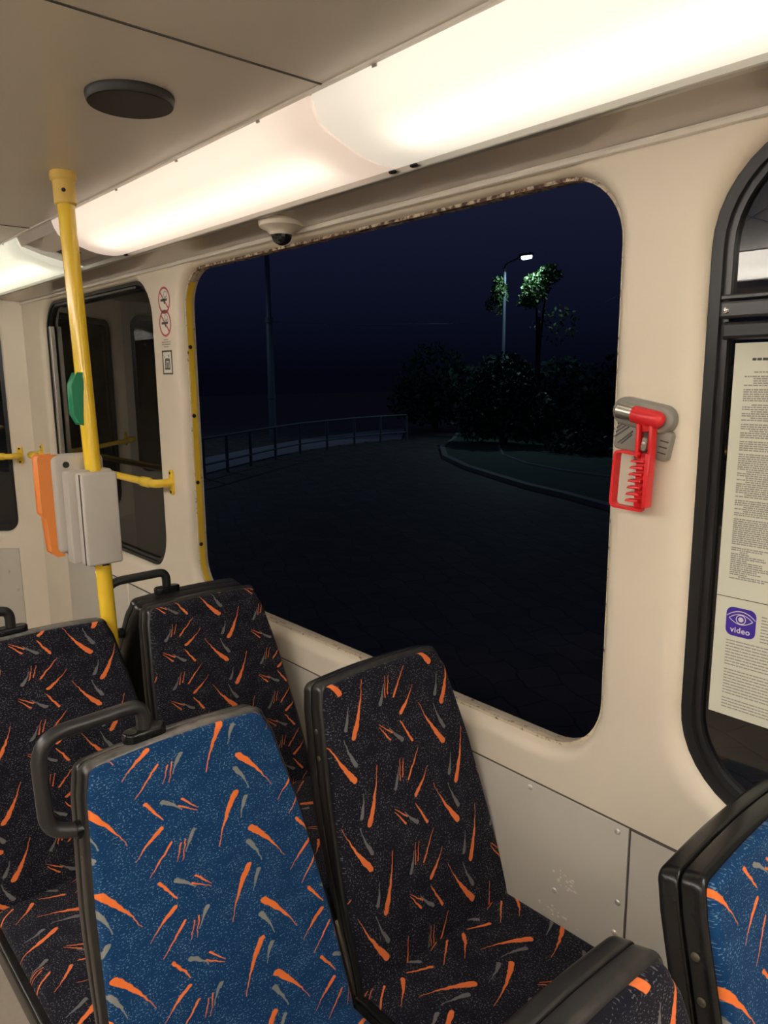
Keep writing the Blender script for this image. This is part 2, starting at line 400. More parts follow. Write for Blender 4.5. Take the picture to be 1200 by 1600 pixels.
# walls with rounded window openings -----------------------------------------------------------
def wall(name, fn, outer, holes, mt, roll, depth, thick):
    """fn(s,t,d): d=0 inner face, grows outward. every opening gets a rolled edge"""
    bm = bmesh.new()
    ov = [bm.verts.new(fn(a, b, 0)) for a, b in outer]
    es = [bm.edges.new((ov[i], ov[(i+1) % len(ov)])) for i in range(len(ov))]
    lp = []
    for hl, rr in holes:
        loops = []
        for k in range(6):
            t = k/5*math.pi/2
            pl = offset(hl, rr*(1-math.sin(t)))
            loops.append([bm.verts.new(fn(a, b, depth*(1-math.cos(t)))) for a, b in pl])
        loops.append([bm.verts.new(fn(a, b, depth+thick)) for a, b in hl])
        lp.append(loops)
        es += [bm.edges.new((loops[0][i], loops[0][(i+1) % len(hl)])) for i in range(len(hl))]
    bmesh.ops.triangle_fill(bm, edges=es, use_beauty=True)
    for loops in lp: ringband(bm, loops)
    o = obj(name, bm, mt, smooth=25, kind='structure')
    return o
def wr(a, b, d): return (a, WY+d, b)           # right wall, s = x, t = z
WY = 1.17; LIP = .03
big = clean(rrect(-2.355, -.725, Z(-.750), Z(.348), .125))
far = clean(rrect(-3.765, -2.575, Z(-.720), Z(.348), .15))
rgt = clean(rrect(-.572, .80, Z(-.745), Z(.362), .17))
WALL_OUT = [(-4.03, 0), (1.6, 0), (1.6, Z(.385)), (-4.03, Z(.385))]
wall('wall_right', wr, WALL_OUT, [(big, .028), (far, .035), (rgt, .040)], M_['cream'], 0, LIP, .006)
# slanted wall at the narrowing end of the car
AX, AY = -4.03, 1.17; AD = (-math.sqrt(.5), -math.sqrt(.5)); AN = (-math.sqrt(.5), math.sqrt(.5))
def ws(a, b, d): return (AX+AD[0]*a+AN[0]*d, AY+AD[1]*a+AN[1]*d, b)
slw = clean(rrect(.135, .88, Z(-.788), Z(.35), .07))
wall('wall_slanted', ws, [(0, 0), (1.0, 0), (1.0, Z(.478)), (0, Z(.478))], [(slw, .025)], M_['cream'], 0, LIP, .006)
# the side behind the viewer and both ends
LY = -1.10
def wl(a, b, d): return (a, LY-d, b)
lh = [clean(rrect(a, b, Z(-.73), Z(.348), .14)) for a, b in ((-2.355, -.725), (-3.765, -2.575), (-.578, .80))]
wall('wall_left', wl, [(-4.737, 0), (1.6, 0), (1.6, Z(.478)), (-4.737, Z(.478))], [(h, .03) for h in lh], M_['cream'], 0, LIP, .006)
def wf(a, b, d): return (-4.737-d, a, b)
fwh = clean(rrect(LY+.10, .40, Z(-.62), Z(.40), .08))
wall('wall_front', wf, [(LY, 0), (.463, 0), (.463, Z(.478)), (LY, Z(.478))], [(fwh, .02)], M_['panel'], 0, LIP, .006)
bm = bmesh.new(); box(bm, (1.6, LY, 0), (1.63, WY+.03, Z(.478))); obj('wall_back', bm, M_['cream'], kind='structure')
bm = bmesh.new(); box(bm, (-4.85, LY-.04, -.06), (1.63, WY+.036, 0)); obj('floor', bm, M_['floor'], kind='structure')

# ceiling with joints ---------------------------------------------------------------------------
CZ = Z(.478)
ceil = bpy.data.objects.new('ceiling', None)
bm = bmesh.new(); box(bm, (-4.9, LY-.04, CZ), (1.63, WY+.036, CZ+.05)); ceil = obj('ceiling', bm, M_['ceiling'], kind='structure')
for n, x in enumerate((-2.64, -1.072, .50)):
    bm = bmesh.new(); box(bm, (x-.0022, -.72, CZ-.0015), (x+.0022, .822, CZ+.001)); obj('joint', bm, M_['seam_and_shadow'], ceil)
for y in (.821, -.721):
    bm = bmesh.new(); box(bm, (-4.4, y-.007, CZ-.004), (1.6, y+.004, CZ+.001)); obj('edge_strip', bm, M_['ceiling'], ceil)

# soffits between lights and walls (glossy: they mirror the wall below)
def soffit(name, sgn, yw, yi):
    bm = bmesh.new()
    P = [(1.6, yw, Z(.372)), (-4.03, yw, Z(.372)), (-4.03-(yw-yi)*.98, yi, Z(.397)), (1.6, yi, Z(.397))]
    if sgn < 0: P = [(1.6, yw, Z(.372)), (-4.7, yw, Z(.372)), (-4.7, yi, Z(.397)), (1.6, yi, Z(.397))]
    v = [bm.verts.new(p) for p in P]; v2 = [bm.verts.new((p[0], p[1], p[2]+.006)) for p in P]
    bm.faces.new(v); bm.faces.new(v2[::-1])
    for k in range(4): bm.faces.new((v[k], v[(k+1) % 4], v2[(k+1) % 4], v2[k]))
    return obj(name, bm, M_['soffit'], kind='structure')
soffit('trim_soffit_right', 1, WY, 1.058); soffit('trim_soffit_left', -1, LY, -.958)
# bead where soffit meets wall, and the bright aluminium lip carrying the light covers
bm = bmesh.new(); tube(bm, [(1.6, WY-.002, Z(.366)), (-4.03, WY-.002, Z(.366))], .007, 8); obj('trim_bead_right', bm, M_['ceiling'], kind='structure')
for nm, y, s in (('trim_lip_right', 1.050, 1), ('trim_lip_left', -.950, -1)):
    bm = bmesh.new(); box(bm, (-4.12, y-.006, Z(.3835)), (1.6, y+.010, Z(.401)), .003, 2); obj(nm, bm, M_['alu'], kind='structure')

# ------------------------------------------------------------------ light fixtures
PROF = [(.822, .4765), (.828, .455), (.840, .434), (.857, .423), (.878, .415), (.905, .405), (.932, .396), (.958, .3905), (.985, .388), (1.010, .388), (1.030, .391), (1.044, .397)]
def light(label, x0, x1, mt, side=1, grp=None, tb='tubeglow'):
    def Y(y): return y if side > 0 else .10-y
    t = thing('ceiling_light', label, 'light', ((x0+x1)/2, Y(.93), CZ-.004), grp)
    g = .004; bm = bmesh.new()
    outer = [Vector((0, Y(y), Z(z))) for y, z in PROF]
    c = Vector((0, Y(.94), Z(.47)))
    inner = [p+(c-p).normalized()*.003 for p in outer]
    N = 12
    for sheet in (outer, inner):
        for k in range(N):
            pass
    def skin(pts):
        rows = []
        for k in range(N+1):
            x = x0+g+(x1-x0-2*g)*k/N
            # the mouldings swell a little towards their middle
            rows.append([bm.verts.new((x, p.y, p.z)) for p in pts])
        ringband(bm, rows, False); return rows
    ro = skin(outer)
    obj('diffuser', bm, mt, t, smooth=60)
    for x in (x0+g, x1-g):
        bm = bmesh.new(); bm.faces.new([bm.verts.new((x, p.y, p.z)) for p in outer]+[bm.verts.new((x, Y(1.044), Z(.4765)))])
        obj('end_cap', bm, mt, t)
    bm = bmesh.new(); box(bm, (x0+g, min(Y(.824), Y(1.046)), Z(.4765)), (x1-g, max(Y(.824), Y(1.046)), Z(.4778))); obj('tray', bm, M_['white_tray'], t)
    bm = bmesh.new(); tube(bm, [(x0+.10, Y(.945), Z(.437)), (x1-.10, Y(.945), Z(.437))], .013, 12); obj('fluorescent_tube', bm, M_[tb], t)
    for x in (x0+.03, x1-.03):
        bm = bmesh.new(); box(bm, (x-.008, min(Y(1.034), Y(1.044)), Z(.388)), (x+.008, max(Y(1.034), Y(1.044)), Z(.394)), .002, 1); obj('clip', bm, M_['dark'], t)
    if side > 0:
        for k in range(4):
            x = x0+(x1-x0)*(k+.5)/4
            bm = bmesh.new(); box(bm, (x-.006, .8215, Z(.470)), (x+.006, .8265, Z(.4765)), .001, 1); obj('latch', bm, M_['alu'], t)
    return t
light('white ceiling light cover over the right end, widest and nearest in the photo', -1.115, .23, M_['cover_white'])
light('pinkish ceiling light cover in the middle, above the security camera', -2.46, -1.115, M_['cover_pink'])
light('greenish white ceiling light cover at the far left, behind the yellow pole', -4.05, -2.82, M_['cover_green'])
light('ceiling light cover behind the viewer, over the right-hand windows', .24, 1.585, M_['cover_boosted'], tb='tubeglow_boosted')
for x0, x1, wd in ((-4.05, -2.82, 'front end'), (-2.46, -1.115, 'front middle'), (-1.115, .23, 'rear middle'), (.24, 1.585, 'rear end')):
    light('ceiling light cover on the opposite side of the car, %s' % wd, x0, x1, M_['cover_boosted'], -1, tb='tubeglow_boosted')
# filler box between the far and the middle light
for side, nm in ((1, 'trim_filler_right'), (-1, 'trim_filler_left')):
    def Y(y): return y if side > 0 else .10-y
    bm = bmesh.new(); pr = [(.823, .4765), (.836, .446), (.900, .425), (1.000, .402), (1.045, .3985), (1.045, .4765)]
    a = [bm.verts.new((-2.815, Y(y), Z(z))) for y, z in pr]; b = [bm.verts.new((-2.465, Y(y), Z(z))) for y, z in pr]
    bm.faces.new(a); bm.faces.new(b[::-1])
    for k in range(6): bm.faces.new((a[k], a[(k+1) % 6], b[(k+1) % 6], b[k]))
    fo = obj(nm, bm, M_['soffit'], kind='structure')
    if side > 0:
        bm = bmesh.new()
        def ff(x, s, d): y = .900+.100*s; z = .425-.023*s; return (x, y-d*.22, Z(z)-d)
        slab(bm, [(-2.70, .12), (-2.60, .12), (-2.60, .60), (-2.70, .60)], ff, .0015, -.001)
        obj('vent_slot', bm, M_['seam_and_shadow'], fo)

# ------------------------------------------------------------------ big open window: rusted lip and yellow body edge
def bandring(name, hl, fn, o0, o1, d0, d1, mt, parent=None, smooth=40):
    bm = bmesh.new(); L = []
    for (o_, d) in ((o0, d0), (o1, d0), (o1, d1), (o0, d1)):
        L.append([bm.verts.new(fn(a, b, d)) for a, b in offset(hl, o_)])
    ringband(bm, L+[L[0]])
    return obj(name, bm, mt, parent, smooth=smooth)
w1 = bandring('window_1', big, wr, -.006, .003, LIP-.003, LIP+.010, M_['lip']); w1['kind'] = 'structure'
bandring('body_edge', big, wr, -.004, .008, LIP+.010, LIP+.030, M_['bodyedge'], w1)
# left jamb: the yellow outer paint shows
bm = bmesh.new(); L_ = [bm.verts.new(wr(a, b, d)) for (a, b) in [] for d in ()]
jam = [(a, b) for a, b in offset(big, -.0065) if a < -2.30]
jam.sort(key=lambda q: q[1])
rows = [[bm.verts.new(wr(a, b, LIP+.000)), bm.verts.new(wr(a, b, LIP+.020)), bm.verts.new(wr(a-.006, b, LIP+.020)), bm.verts.new(wr(a-.006, b, LIP+.000))] for a, b in jam]
ringband(bm, rows); obj('yellow_jamb', bm, M_['yellowedge'], w1, smooth=40)
rnd = random.Random(5)
for z in (.10, -.13, -.36, -.58):
    bm = bmesh.new(); disc(bm, (-2.352, WY+LIP+.006, Z(z)), (1, 0, 0), .007, .005, 8); obj('rust_hole', bm, M_['dark'], w1)

# framed windows with glass
def framed(name, hl, fn, sash=None, rub=.028, mt='rubber'):
    f = bandring(name, hl, fn, -rub, .001, LIP-.004, LIP+.016, M_[mt]); f['kind'] = 'structure'
    bandring('inner_frame', hl, fn, -rub-.012, -rub+.002, LIP+.004, LIP+.024, M_['blackmetal'], f)
    bm = bmesh.new(); pl = offset(hl, -rub-.010)
    slab(bm, pl, fn, LIP+.014, LIP+.0145)
    # a single pane surface is enough: drop the outer skin so the reflection is not doubled
    obj('pane', bm, M_['glass'], f)
    return f
framed('window_2', far, wr, rub=.012)
framed('window_8', fwh, wf, rub=.02)
w3 = framed('window_3', slw, ws, rub=.018)
w4 = framed('window_4', rgt, wr, rub=.018)
for k, h in enumerate(lh): framed('window_%d' % (5+k), h, wl, rub=.02)
# opening sash bar of the right window
bm = bmesh.new(); box(bm, (-.548, WY+.012, Z(.082)), (.77, WY+.046, Z(.108)), .004, 2); obj('sash_bar', bm, M_['blackmetal'], w4)
bm = bmesh.new(); box(bm, (-.548, WY+.020, Z(.050)), (.77, WY+.044, Z(.078)), .006, 2); obj('sash_gasket', bm, M_['rubber'], w4)
bm = bmesh.new(); box(bm, (-.548, WY+.014, Z(.110)), (.77, WY+.030, Z(.118)), .002, 1); obj('sash_bead', bm, M_['blackmetal'], w4)
for x in (-.537, -.05, .45):
    bm = bmesh.new(); dome(bm, (x, WY+.012, Z(.094)), (0, -1, 0), .0055, .003, 12, 4); obj('screw', bm, M_['chrome'], w4)
# sliding pane stile of the far window
w2 = [o for o in COL.objects if o.name == 'window_2'][0]
bm = bmesh.new(); box(bm, (-3.715, WY+.018, Z(-.62)), (-3.690, WY+.040, Z(.24)), .003, 2); obj('pane_stile', bm, M_['alu'], w2)
bm = bmesh.new(); box(bm, (-3.58, WY+.010, Z(.318)), (-2.70, WY+.042, Z(.330)), .003, 2); obj('top_runner', bm, M_['blackmetal'], w2)

# ------------------------------------------------------------------ grey panels under the windows
def wpanel(name, fn, s0, s1, t0, t1, screws, skin=.004):
    bm = bmesh.new(); slab(bm, [(s0, t0), (s1, t0), (s1, t1), (s0, t1)], lambda a, b, d: fn(a, b, d), -skin, .0, .0015, 0, 2)
    p = obj(name, bm, M_['panel'], smooth=40, kind='structure')
    for (s, t) in screws:
        bm = bmesh.new(); a = Vector(fn(s, t, -skin)); n = Vector(fn(s, t, -1))-Vector(fn(s, t, 0)); dome(bm, a, n, .0065, .0035, 12, 4); obj('screw', bm, M_['screw'], p)
    return p
k_ = WY/1.19
wpanel('trim_1', wr, -1.93, -.642, .10, Z(-.836), [(-.665, Z(-.852)), (-.657, Z(-.998)), (-.660, Z(-1.066)), (-.869, Z(-.850)), (-.800, Z(-1.054)), (-1.2, Z(-.852)), (-1.6, Z(-.852))])
wpanel('trim_2', wr, -.638, 1.55, .10, Z(-.838), [(.2, Z(-.86)), (1.0, Z(-.86))], .003)
wpanel('trim_3', wr, -2.93, -1.935, .10, Z(-.838), [(-2.5, Z(-.86))])
wpanel('trim_4', wr, -3.66, -2.935, .10, Z(-.838), [(-3.3, Z(-.86))])
wpanel('trim_5', ws, .135, .98, .10, Z(-.875), [(.20, Z(-1.0)), (.20, Z(-1.25)), (.16, Z(-1.1))])
bm = bmesh.new(); box(bm, (-3.66, WY-.0022, Z(-.8385)), (1.55, WY+.001, Z(-.8335))); obj('trim_shadow_line', bm, M_['seam_and_shadow'], kind='structure')  # shadow line under the cream edge, painted as a dark strip
bm = bmesh.new(); box(bm, (-.6412, WY-.0022, .1), (-.6388, WY+.001, Z(-.838))); obj('trim_7', bm, M_['seam_and_shadow'], kind='structure')
# cream cover strips on the panel joints
for x in (-2.932, -1.932):
    bm = bmesh.new(); box(bm, (x-.006, WY-.006, .1), (x+.006, WY, Z(-.84)), .001, 1); obj('trim_joint', bm, M_['cream'], kind='structure')
# scuffs where the seat has rubbed the paint off the panel
sc = bmesh.new(); rnd = random.Random(3)
for k in range(40):
    cx, cz = (-.775+rnd.gauss(0, .013), Z(-1.02)+rnd.gauss(0, .012)) if k < 22 else (-.79+rnd.gauss(0, .035), Z(-1.10)+rnd.gauss(0, .006))
    n = 7; r = rnd.uniform(.0008, .0032)
    q = [sc.verts.new((cx+r*rnd.uniform(.5, 1.2)*math.cos(2*math.pi*i/n)*1.5, WY-.0044, cz+r*rnd.uniform(.5, 1.2)*math.sin(2*math.pi*i/n))) for i in range(n)]
    sc.faces.new(q)
p1 = bpy.data.objects['trim_1']; obj('paint_scuff', sc, M_['stick'], p1)

# ------------------------------------------------------------------ seats
def wface(v):   # half width and centre of the upholstery at v metres below the top
    T = [(0, .158, -.006), (.03, .165, -.004), (.20, .190, .004), (.40, .207, .010), (.58, .213, .016)]
    for a, b in zip(T, T[1:]):
        if v <= b[0]:
            t = max(0, (v-a[0])/(b[0]-a[0])); return a[1]+(b[1]-a[1])*t, a[2]+(b[2]-a[2])*t
    return T[-1][1], T[-1][2]
def back_outline(v1, grow, rc=.03, bow=.006):
    """ccw in (y, w=-v): rounded top corners, straight flaring sides"""
    L, Rr = [], []
    vs_ = [v1*k/14 for k in range(15)]
    for v in vs_:
        hw, c = wface(v); hw += grow; vv = v+grow
        if vv < rc: hw -= rc-math.sqrt(max(0, rc*rc-(rc-vv)**2))
        L.append((c-hw, -v)); Rr.append((c+hw, -v))
    # finer rounding near the top
    def corner(sgn):
        hw, c = wface(.0); hw += grow; pts = []
        for k in range(7):
            a = math.pi/2*k/6
            pts.append((c+sgn*(hw-rc+rc*math.cos(a)), grow-rc+rc*math.sin(a)))
        return pts
    rs = [p for p in Rr if -p[1] > rc][::-1]       # bottom -> top on the right
    ls = [p for p in L if -p[1] > rc]              # top -> bottom on the left
    cr = corner(1); cl = corner(-1)[::-1]
    top = []
    a, b = cr[-1], cl[0]
    for k in range(1, 8):
        t = k/8; top.append((a[0]+(b[0]-a[0])*t, a[1]+bow*4*t*(1-t)))
    return rs+cr+top+cl+ls
LEAN = Vector((.149, 0, -.55)); LEANL = LEAN.length; LN = LEAN.normalized(); NRM = Vector((.55, 0, .149)).normalized()
TOPP = Vector((-.149, 0, Z(-.58)))
def bf(a, b, d):          # seat-local: a across, b=-v, d metres behind the face plane
    v = -b
    q = min(max((v-.22)/.35, 0), 1); q = q*q*(3-2*q)
    dd = d*(1-.62*q) if d > 0 else d
    p = TOPP+LN*v-NRM*dd; return (p.x, a, p.z)
def seat(label, x, y, moq, A=(.95, .285), su=1.0, sv=1.0, back=False, handle=0, group='upholstered tram seats'):
    # A: where one long orange stroke has its head (world y, metres below the top edge); su, sv: weave scale
    t = thing('tram_seat', label, 'seat', (x, y, 0), group)
    def put(name, bm, m, sm=35, par=None):
        if back: bmesh.ops.rotate(bm, verts=bm.verts, cent=(0, 0, 0), matrix=Matrix.Rotation(math.pi, 3, 'Z'))
        bmesh.ops.translate(bm, verts=bm.verts, vec=(x, y, 0)); return obj(name, bm, M_[m], par or t, smooth=sm)
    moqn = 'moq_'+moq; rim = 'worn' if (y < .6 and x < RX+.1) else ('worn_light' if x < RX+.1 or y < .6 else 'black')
    if moq == 'blue':
        uvb = lambda a, b: (.838-(y+a-A[0])*su, .285+(b+A[1])*sv)          # cloth cut the other way up
    else:
        uvb = lambda a, b: (.838+(y+a-A[0])*su, .285+(-b-A[1])*sv)
    bm = bmesh.new(); slab(bm, back_outline(.585, -.004, .017), bf, -.004, .020, .010, 0, 5, uvb); put('backrest_pad', bm, moqn)
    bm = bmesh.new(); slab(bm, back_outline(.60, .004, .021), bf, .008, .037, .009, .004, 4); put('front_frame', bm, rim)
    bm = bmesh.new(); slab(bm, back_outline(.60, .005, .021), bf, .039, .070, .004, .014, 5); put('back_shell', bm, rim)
    # seat cushion and its tray
    def cf(a, b, d): return (b, a+.016, Z(-1.126)+.014*max(b, 0)/.43-d-.014*max(0, (b-.33)/.1)**2)
    def cout(g, r): return clean(rrect(-.212-g, .212+g, -.03, .430+g, (r, r, .022, .022), 6))
    bm = bmesh.new(); slab(bm, cout(-.006, .06), cf, 0, .055, .018, 0, 5, (lambda a, b: (.45+b, .24+a)) if moq != 'blue' else (lambda a, b: (.9-b, .1-a))); put('seat_cushion', bm, moqn)
    bm = bmesh.new(); slab(bm, cout(.012, .07), cf, .014, .085, .008, .03, 4); put('cushion_tray', bm, 'black')
    bm = bmesh.new(); tube(bm, [(.17, .016, Z(-1.20)), (.17, .016, .012)], .028, 16); put('pedestal', bm, 'blackmetal')
    bm = bmesh.new(); slab(bm, clean(rrect(-.10, .13, .06, .28, .03, 5)), lambda a, b, d: (b, a, .012-d), 0, .012, .004, 0, 2); put('foot_plate', bm, 'blackmetal')
    for v in (.085, .135):
        hw, c = wface(v); p = Vector(bf(c-hw-.0035, -v, .026)); bm = bmesh.new(); dome(bm, p, (0, -1, 0), .0058, .0025, 12, 4); put('screw', bm, 'dimscrew')
    if handle:
        s = handle; m0 = Vector((-.180, s*.057, Z(-.566))); ztop, zbot = Z(-.520), Z(-.664); yo = s*.222
        bm = bmesh.new(); pts = bend([m0, (m0.x, m0.y, ztop), (m0.x+.004, yo, ztop-.002), (m0.x+.020, yo, zbot), (m0.x+.030, s*.172, zbot-.012)], .045, 8)
        tube(bm, pts, .0115, 14); h = put('grab_handle', bm, 'tube', 40)
        bm = bmesh.new(); slab(bm, clean(rrect(m0.y-.036, m0.y+.036, m0.x-.016, m0.x+.016, .0155, 8)), lambda a, b, d: (b, a, Z(-.560)-d), 0, .016, .005, 0, 3); put('handle_foot', bm, 'black')
        bm = bmesh.new(); disc(bm, (m0.x+.030, s*.186, zbot-.009), (0, -s, -.1), .014, .02, 14); put('handle_end', bm, 'black')
    return t
RX = -.926
K = dict(su=.93, sv=1.355)
seat('blue tram seat with a black grab handle, in front at the left', RX, .505, 'blue', (.568, .120), handle=-1, **K)
seat('dark tram seat by the big window, right beside the blue one with the handle', RX, .950, 'dark', (.838, .285))
seat('dark tram seat cut off by the left edge of the photo, with a handle', RX-.69, .490, 'dark', (.610, .140), handle=-1, **K)
seat('dark tram seat below the left end of the big window, backed by a black shell', RX-.69, .915, 'dark', (.959, .123), **K)
seat('back-to-back tram seat facing away, black shell with a grab handle beside the yellow pole', -2.045, .905, 'dark', back=True, handle=1)
seat('dark tram seat at the bottom edge of the photo, mostly its grey top rim', RX+.768, .500, 'dark', (.62, .20), **K)
seat('blue tram seat at the right edge of the photo, in a two-piece black shell', RX+.748, .945, 'blue', (1.007, .176), **K)

# ------------------------------------------------------------------ yellow pole, button, validator, rails
pt, pb = Vector((-1.895, .67, CZ)), Vector((-1.768, .67, 0))
t = thing('grab_pole', 'yellow vertical pole from floor to ceiling, left side', 'pole', (pb.x, pb.y, 0))
def on_pole(z): return pb+(pt-pb)*(z/CZ)
bm = bmesh.new(); tube(bm, [on_pole(.004), on_pole(CZ-.045)], .0195, 24); obj('pole_tube', bm, M_['yellow'], t, smooth=40)
bm = bmesh.new(); tube(bm, [on_pole(CZ-.075), on_pole(CZ-.072), on_pole(CZ-.022), on_pole(CZ-.018), on_pole(CZ-.008), on_pole(CZ-.001)], .027, 24, True, [.022, .0255, .0255, .030, .031, .029]); cp = obj('ceiling_socket', bm, M_['cap'], t, smooth=40)
bm = bmesh.new(); c = on_pole(CZ-.045)+Vector((.023, -.010, 0)); dome(bm, c, (1, -.45, 0), .005, .004, 10, 3); obj('set_screw', bm, M_['dark'], cp)
bm = bmesh.new(); tube(bm, [on_pole(0), on_pole(.004), on_pole(.012)], .05, 24, True, [.05, .05, .03]); obj('floor_flange', bm, M_['cap'], t, smooth=40)

bc = on_pole(Z(-.05))
t = thing('stop_button', 'green stop button on the yellow pole', 'button', bc+Vector((-.005, -.018, 0)))
bm = bmesh.new(); slab(bm, [(.012, -.060), (.012, .060), (.004, .060), (-.009, .034), (-.009, -.034), (.003, -.058)][::-1],
     lambda a, b, d: (bc.x-.018+d, bc.y-.024+a, bc.z+b), .034, 0, .004, .004, 3); obj('button_body', bm, M_['green'], t, smooth=40)
bm = bmesh.new(); box(bm, (bc.x-.018, bc.y-.0135, bc.z-.061), (bc.x+.014, bc.y-.010, bc.z+.061), .001, 1); obj('backing_plate', bm, M_['cap'], t)

vx = on_pole(Z(-.30)).x
t = thing('ticket_validator', 'grey ticket validator with an orange front, clamped on the yellow pole', 'validator', (vx, .66, Z(-.46)))
XB, XF = vx-.078, vx-.024
def yz(a, b, d): return (XF-d, a, b)
bm = bmesh.new(); slab(bm, clean(rrect(.578, .706, Z(-.430), Z(-.184), .018, 6)), yz, 0, XF-XB, .012, .012, 4); bd = obj('housing', bm, M_['greyplastic'], t, smooth=40)
bm = bmesh.new(); slab(bm, [(.590, Z(-.432)), (.590, Z(-.186)), (.556, Z(-.186)), (.553, Z(-.19)), (.553, Z(-.325)), (.562, Z(-.335)), (.568, Z(-.424)), (.578, Z(-.432))][::-1], yz, .008, XF-XB-.004, .004, .004, 3); obj('front_plate', bm, M_['orange'], t, smooth=40)
bm = bmesh.new(); disc(bm, (XF-.001, .612, Z(-.208)), (1, 0, 0), .008, .002, 16); obj('keyhole', bm, M_['dark'], bd)
def yz2(a, b, d): return (vx+.052-d, a, b)
bm = bmesh.new(); slab(bm, clean(rrect(.600, .712, Z(-.452), Z(-.222), .008, 4)), yz2, .042, .078, .004, 0, 3); obj('clamp_base', bm, M_['greyplastic'], t, smooth=40)
bm = bmesh.new(); slab(bm, clean(rrect(.620, .707, Z(-.454), Z(-.226), .006, 4)), yz2, 0, .050, .005, 0, 4); cv = obj('clamp_cover', bm, M_['lightgrey'], t, smooth=40)
bm = bmesh.new(); box(bm, (vx+.036, .6188, Z(-.452)), (vx+.041, .6203, Z(-.228))); obj('cover_gap', bm, M_['dark'], cv)
bm = bmesh.new(); box(bm, (vx+.004, .662, Z(-.464)), (vx+.030, .680, Z(-.452)), .002, 1); obj('clamp_bolt', bm, M_['dark'], t)

def handrail(label, fn, s0, s1, z, off=.065):
    a0 = Vector(fn(s0, z, 0)); a1 = Vector(fn(s1, z, 0)); n = (Vector(fn(0, 0, -1))-Vector(fn(0, 0, 0))).normalized()
    t = thing('hand_rail', label, 'rail', a0)
    ax = (a1-a0).normalized()
    bm = bmesh.new(); tube(bm, [a0+n*off+ax*.05, a1+n*off-ax*.05], .0135, 16); obj('rail_tube', bm, M_['yellow'], t, smooth=40)
    for a, s in ((a0, 1), (a1, -1)):
        bm = bmesh.new()
        slab(bm, clean(rrect(-.014, .014, -.045, .045, .013, 6)), lambda p, q, d: a+ax*p+Vector((0, 0, q))+n*d, .009, 0, .003, 0, 2)
        tube(bm, bend([a+n*.003, a+n*off, a+n*off+ax*s*.055], .045, 6), .015, 14)
        tube(bm, [a+n*off+ax*s*.04, a+n*off+ax*s*.052, a+n*off+ax*s*.105, a+n*off+ax*s*.115], .018, 14, True, [.0145, .0185, .0185, .0145])
        br = obj('bracket', bm, M_['yellow'], t, smooth=40)
        for q in (.034, -.034):
            bm = bmesh.new(); c = a+n*.009+Vector((0, 0, q)); dome(bm, c, n, .0055, .003, 10, 3); obj('bolt', bm, M_['dark'], br)
    return t
handrail('yellow hand rail across the dark window behind the ticket validator', wr, -3.905, -2.468, Z(-.368))
handrail('yellow hand rail end at the far left edge, on the slanted wall', ws, .078, .93, Z(-.385))
handrail('yellow hand rail on the opposite side of the car, front', wl, -3.905, -2.468, Z(-.368))
handrail('yellow hand rail on the opposite side of the car, middle', wl, -2.35, -.72, Z(-.368))
handrail('yellow hand rail on the opposite side of the car, rear', wl, -.55, .85, Z(-.368))

# ------------------------------------------------------------------ speaker, camera dome
SC = Vector((-1.326, .594, CZ))
t = thing('ceiling_speaker', 'round dark brown disc on the ceiling', 'speaker', SC)
bm = bmesh.new(); tube(bm, [SC, SC-Vector((0, 0, .003)), SC-Vector((0, 0, .011)), SC-Vector((0, 0, .015)), SC-Vector((0, 0, .0155)), SC-Vector((0, 0, .0125))], .07, 40, False, [.074, .0745, .073, .071, .068, .067]); obj('rim', bm, M_['vent'], t, smooth=35)
bm = bmesh.new(); disc(bm, SC-Vector((0, 0, .0125)), (0, 0, -1), .068, .001, 40); obj('grille', bm, mat('speaker_grille', (.016, .012, .011), .75, bump=.6, bscale=500, spec=.2), t)

DC = Vector((-1.652, 1.118, Z(.3825)))
t = thing('security_camera', 'small white dome camera under the ceiling edge above the big window', 'camera', DC)
bm = bmesh.new(); dz = lambda h: DC-Vector((0, 0, h))
DS = 1.12; tube(bm, [dz(-.006), dz(0), dz(.010), dz(.014), dz(.018), dz(.026), dz(.030)], .05, 32, True, [.058, .058, .056, .050, .040, .032, .030]); bs = obj('base', bm, M_['white'], t, smooth=40)
bm = bmesh.new(); dome(bm, dz(.029), (0, 0, -1), .0265, .026, 24, 8); obj('dome', bm, M_['smoked'], t, smooth=60)
bm = bmesh.new(); disc(bm, dz(.008)+Vector((.034, -.037, 0)), (.7, -.7, 0), .004, .002, 8); obj('screw', bm, M_['dark'], bs)

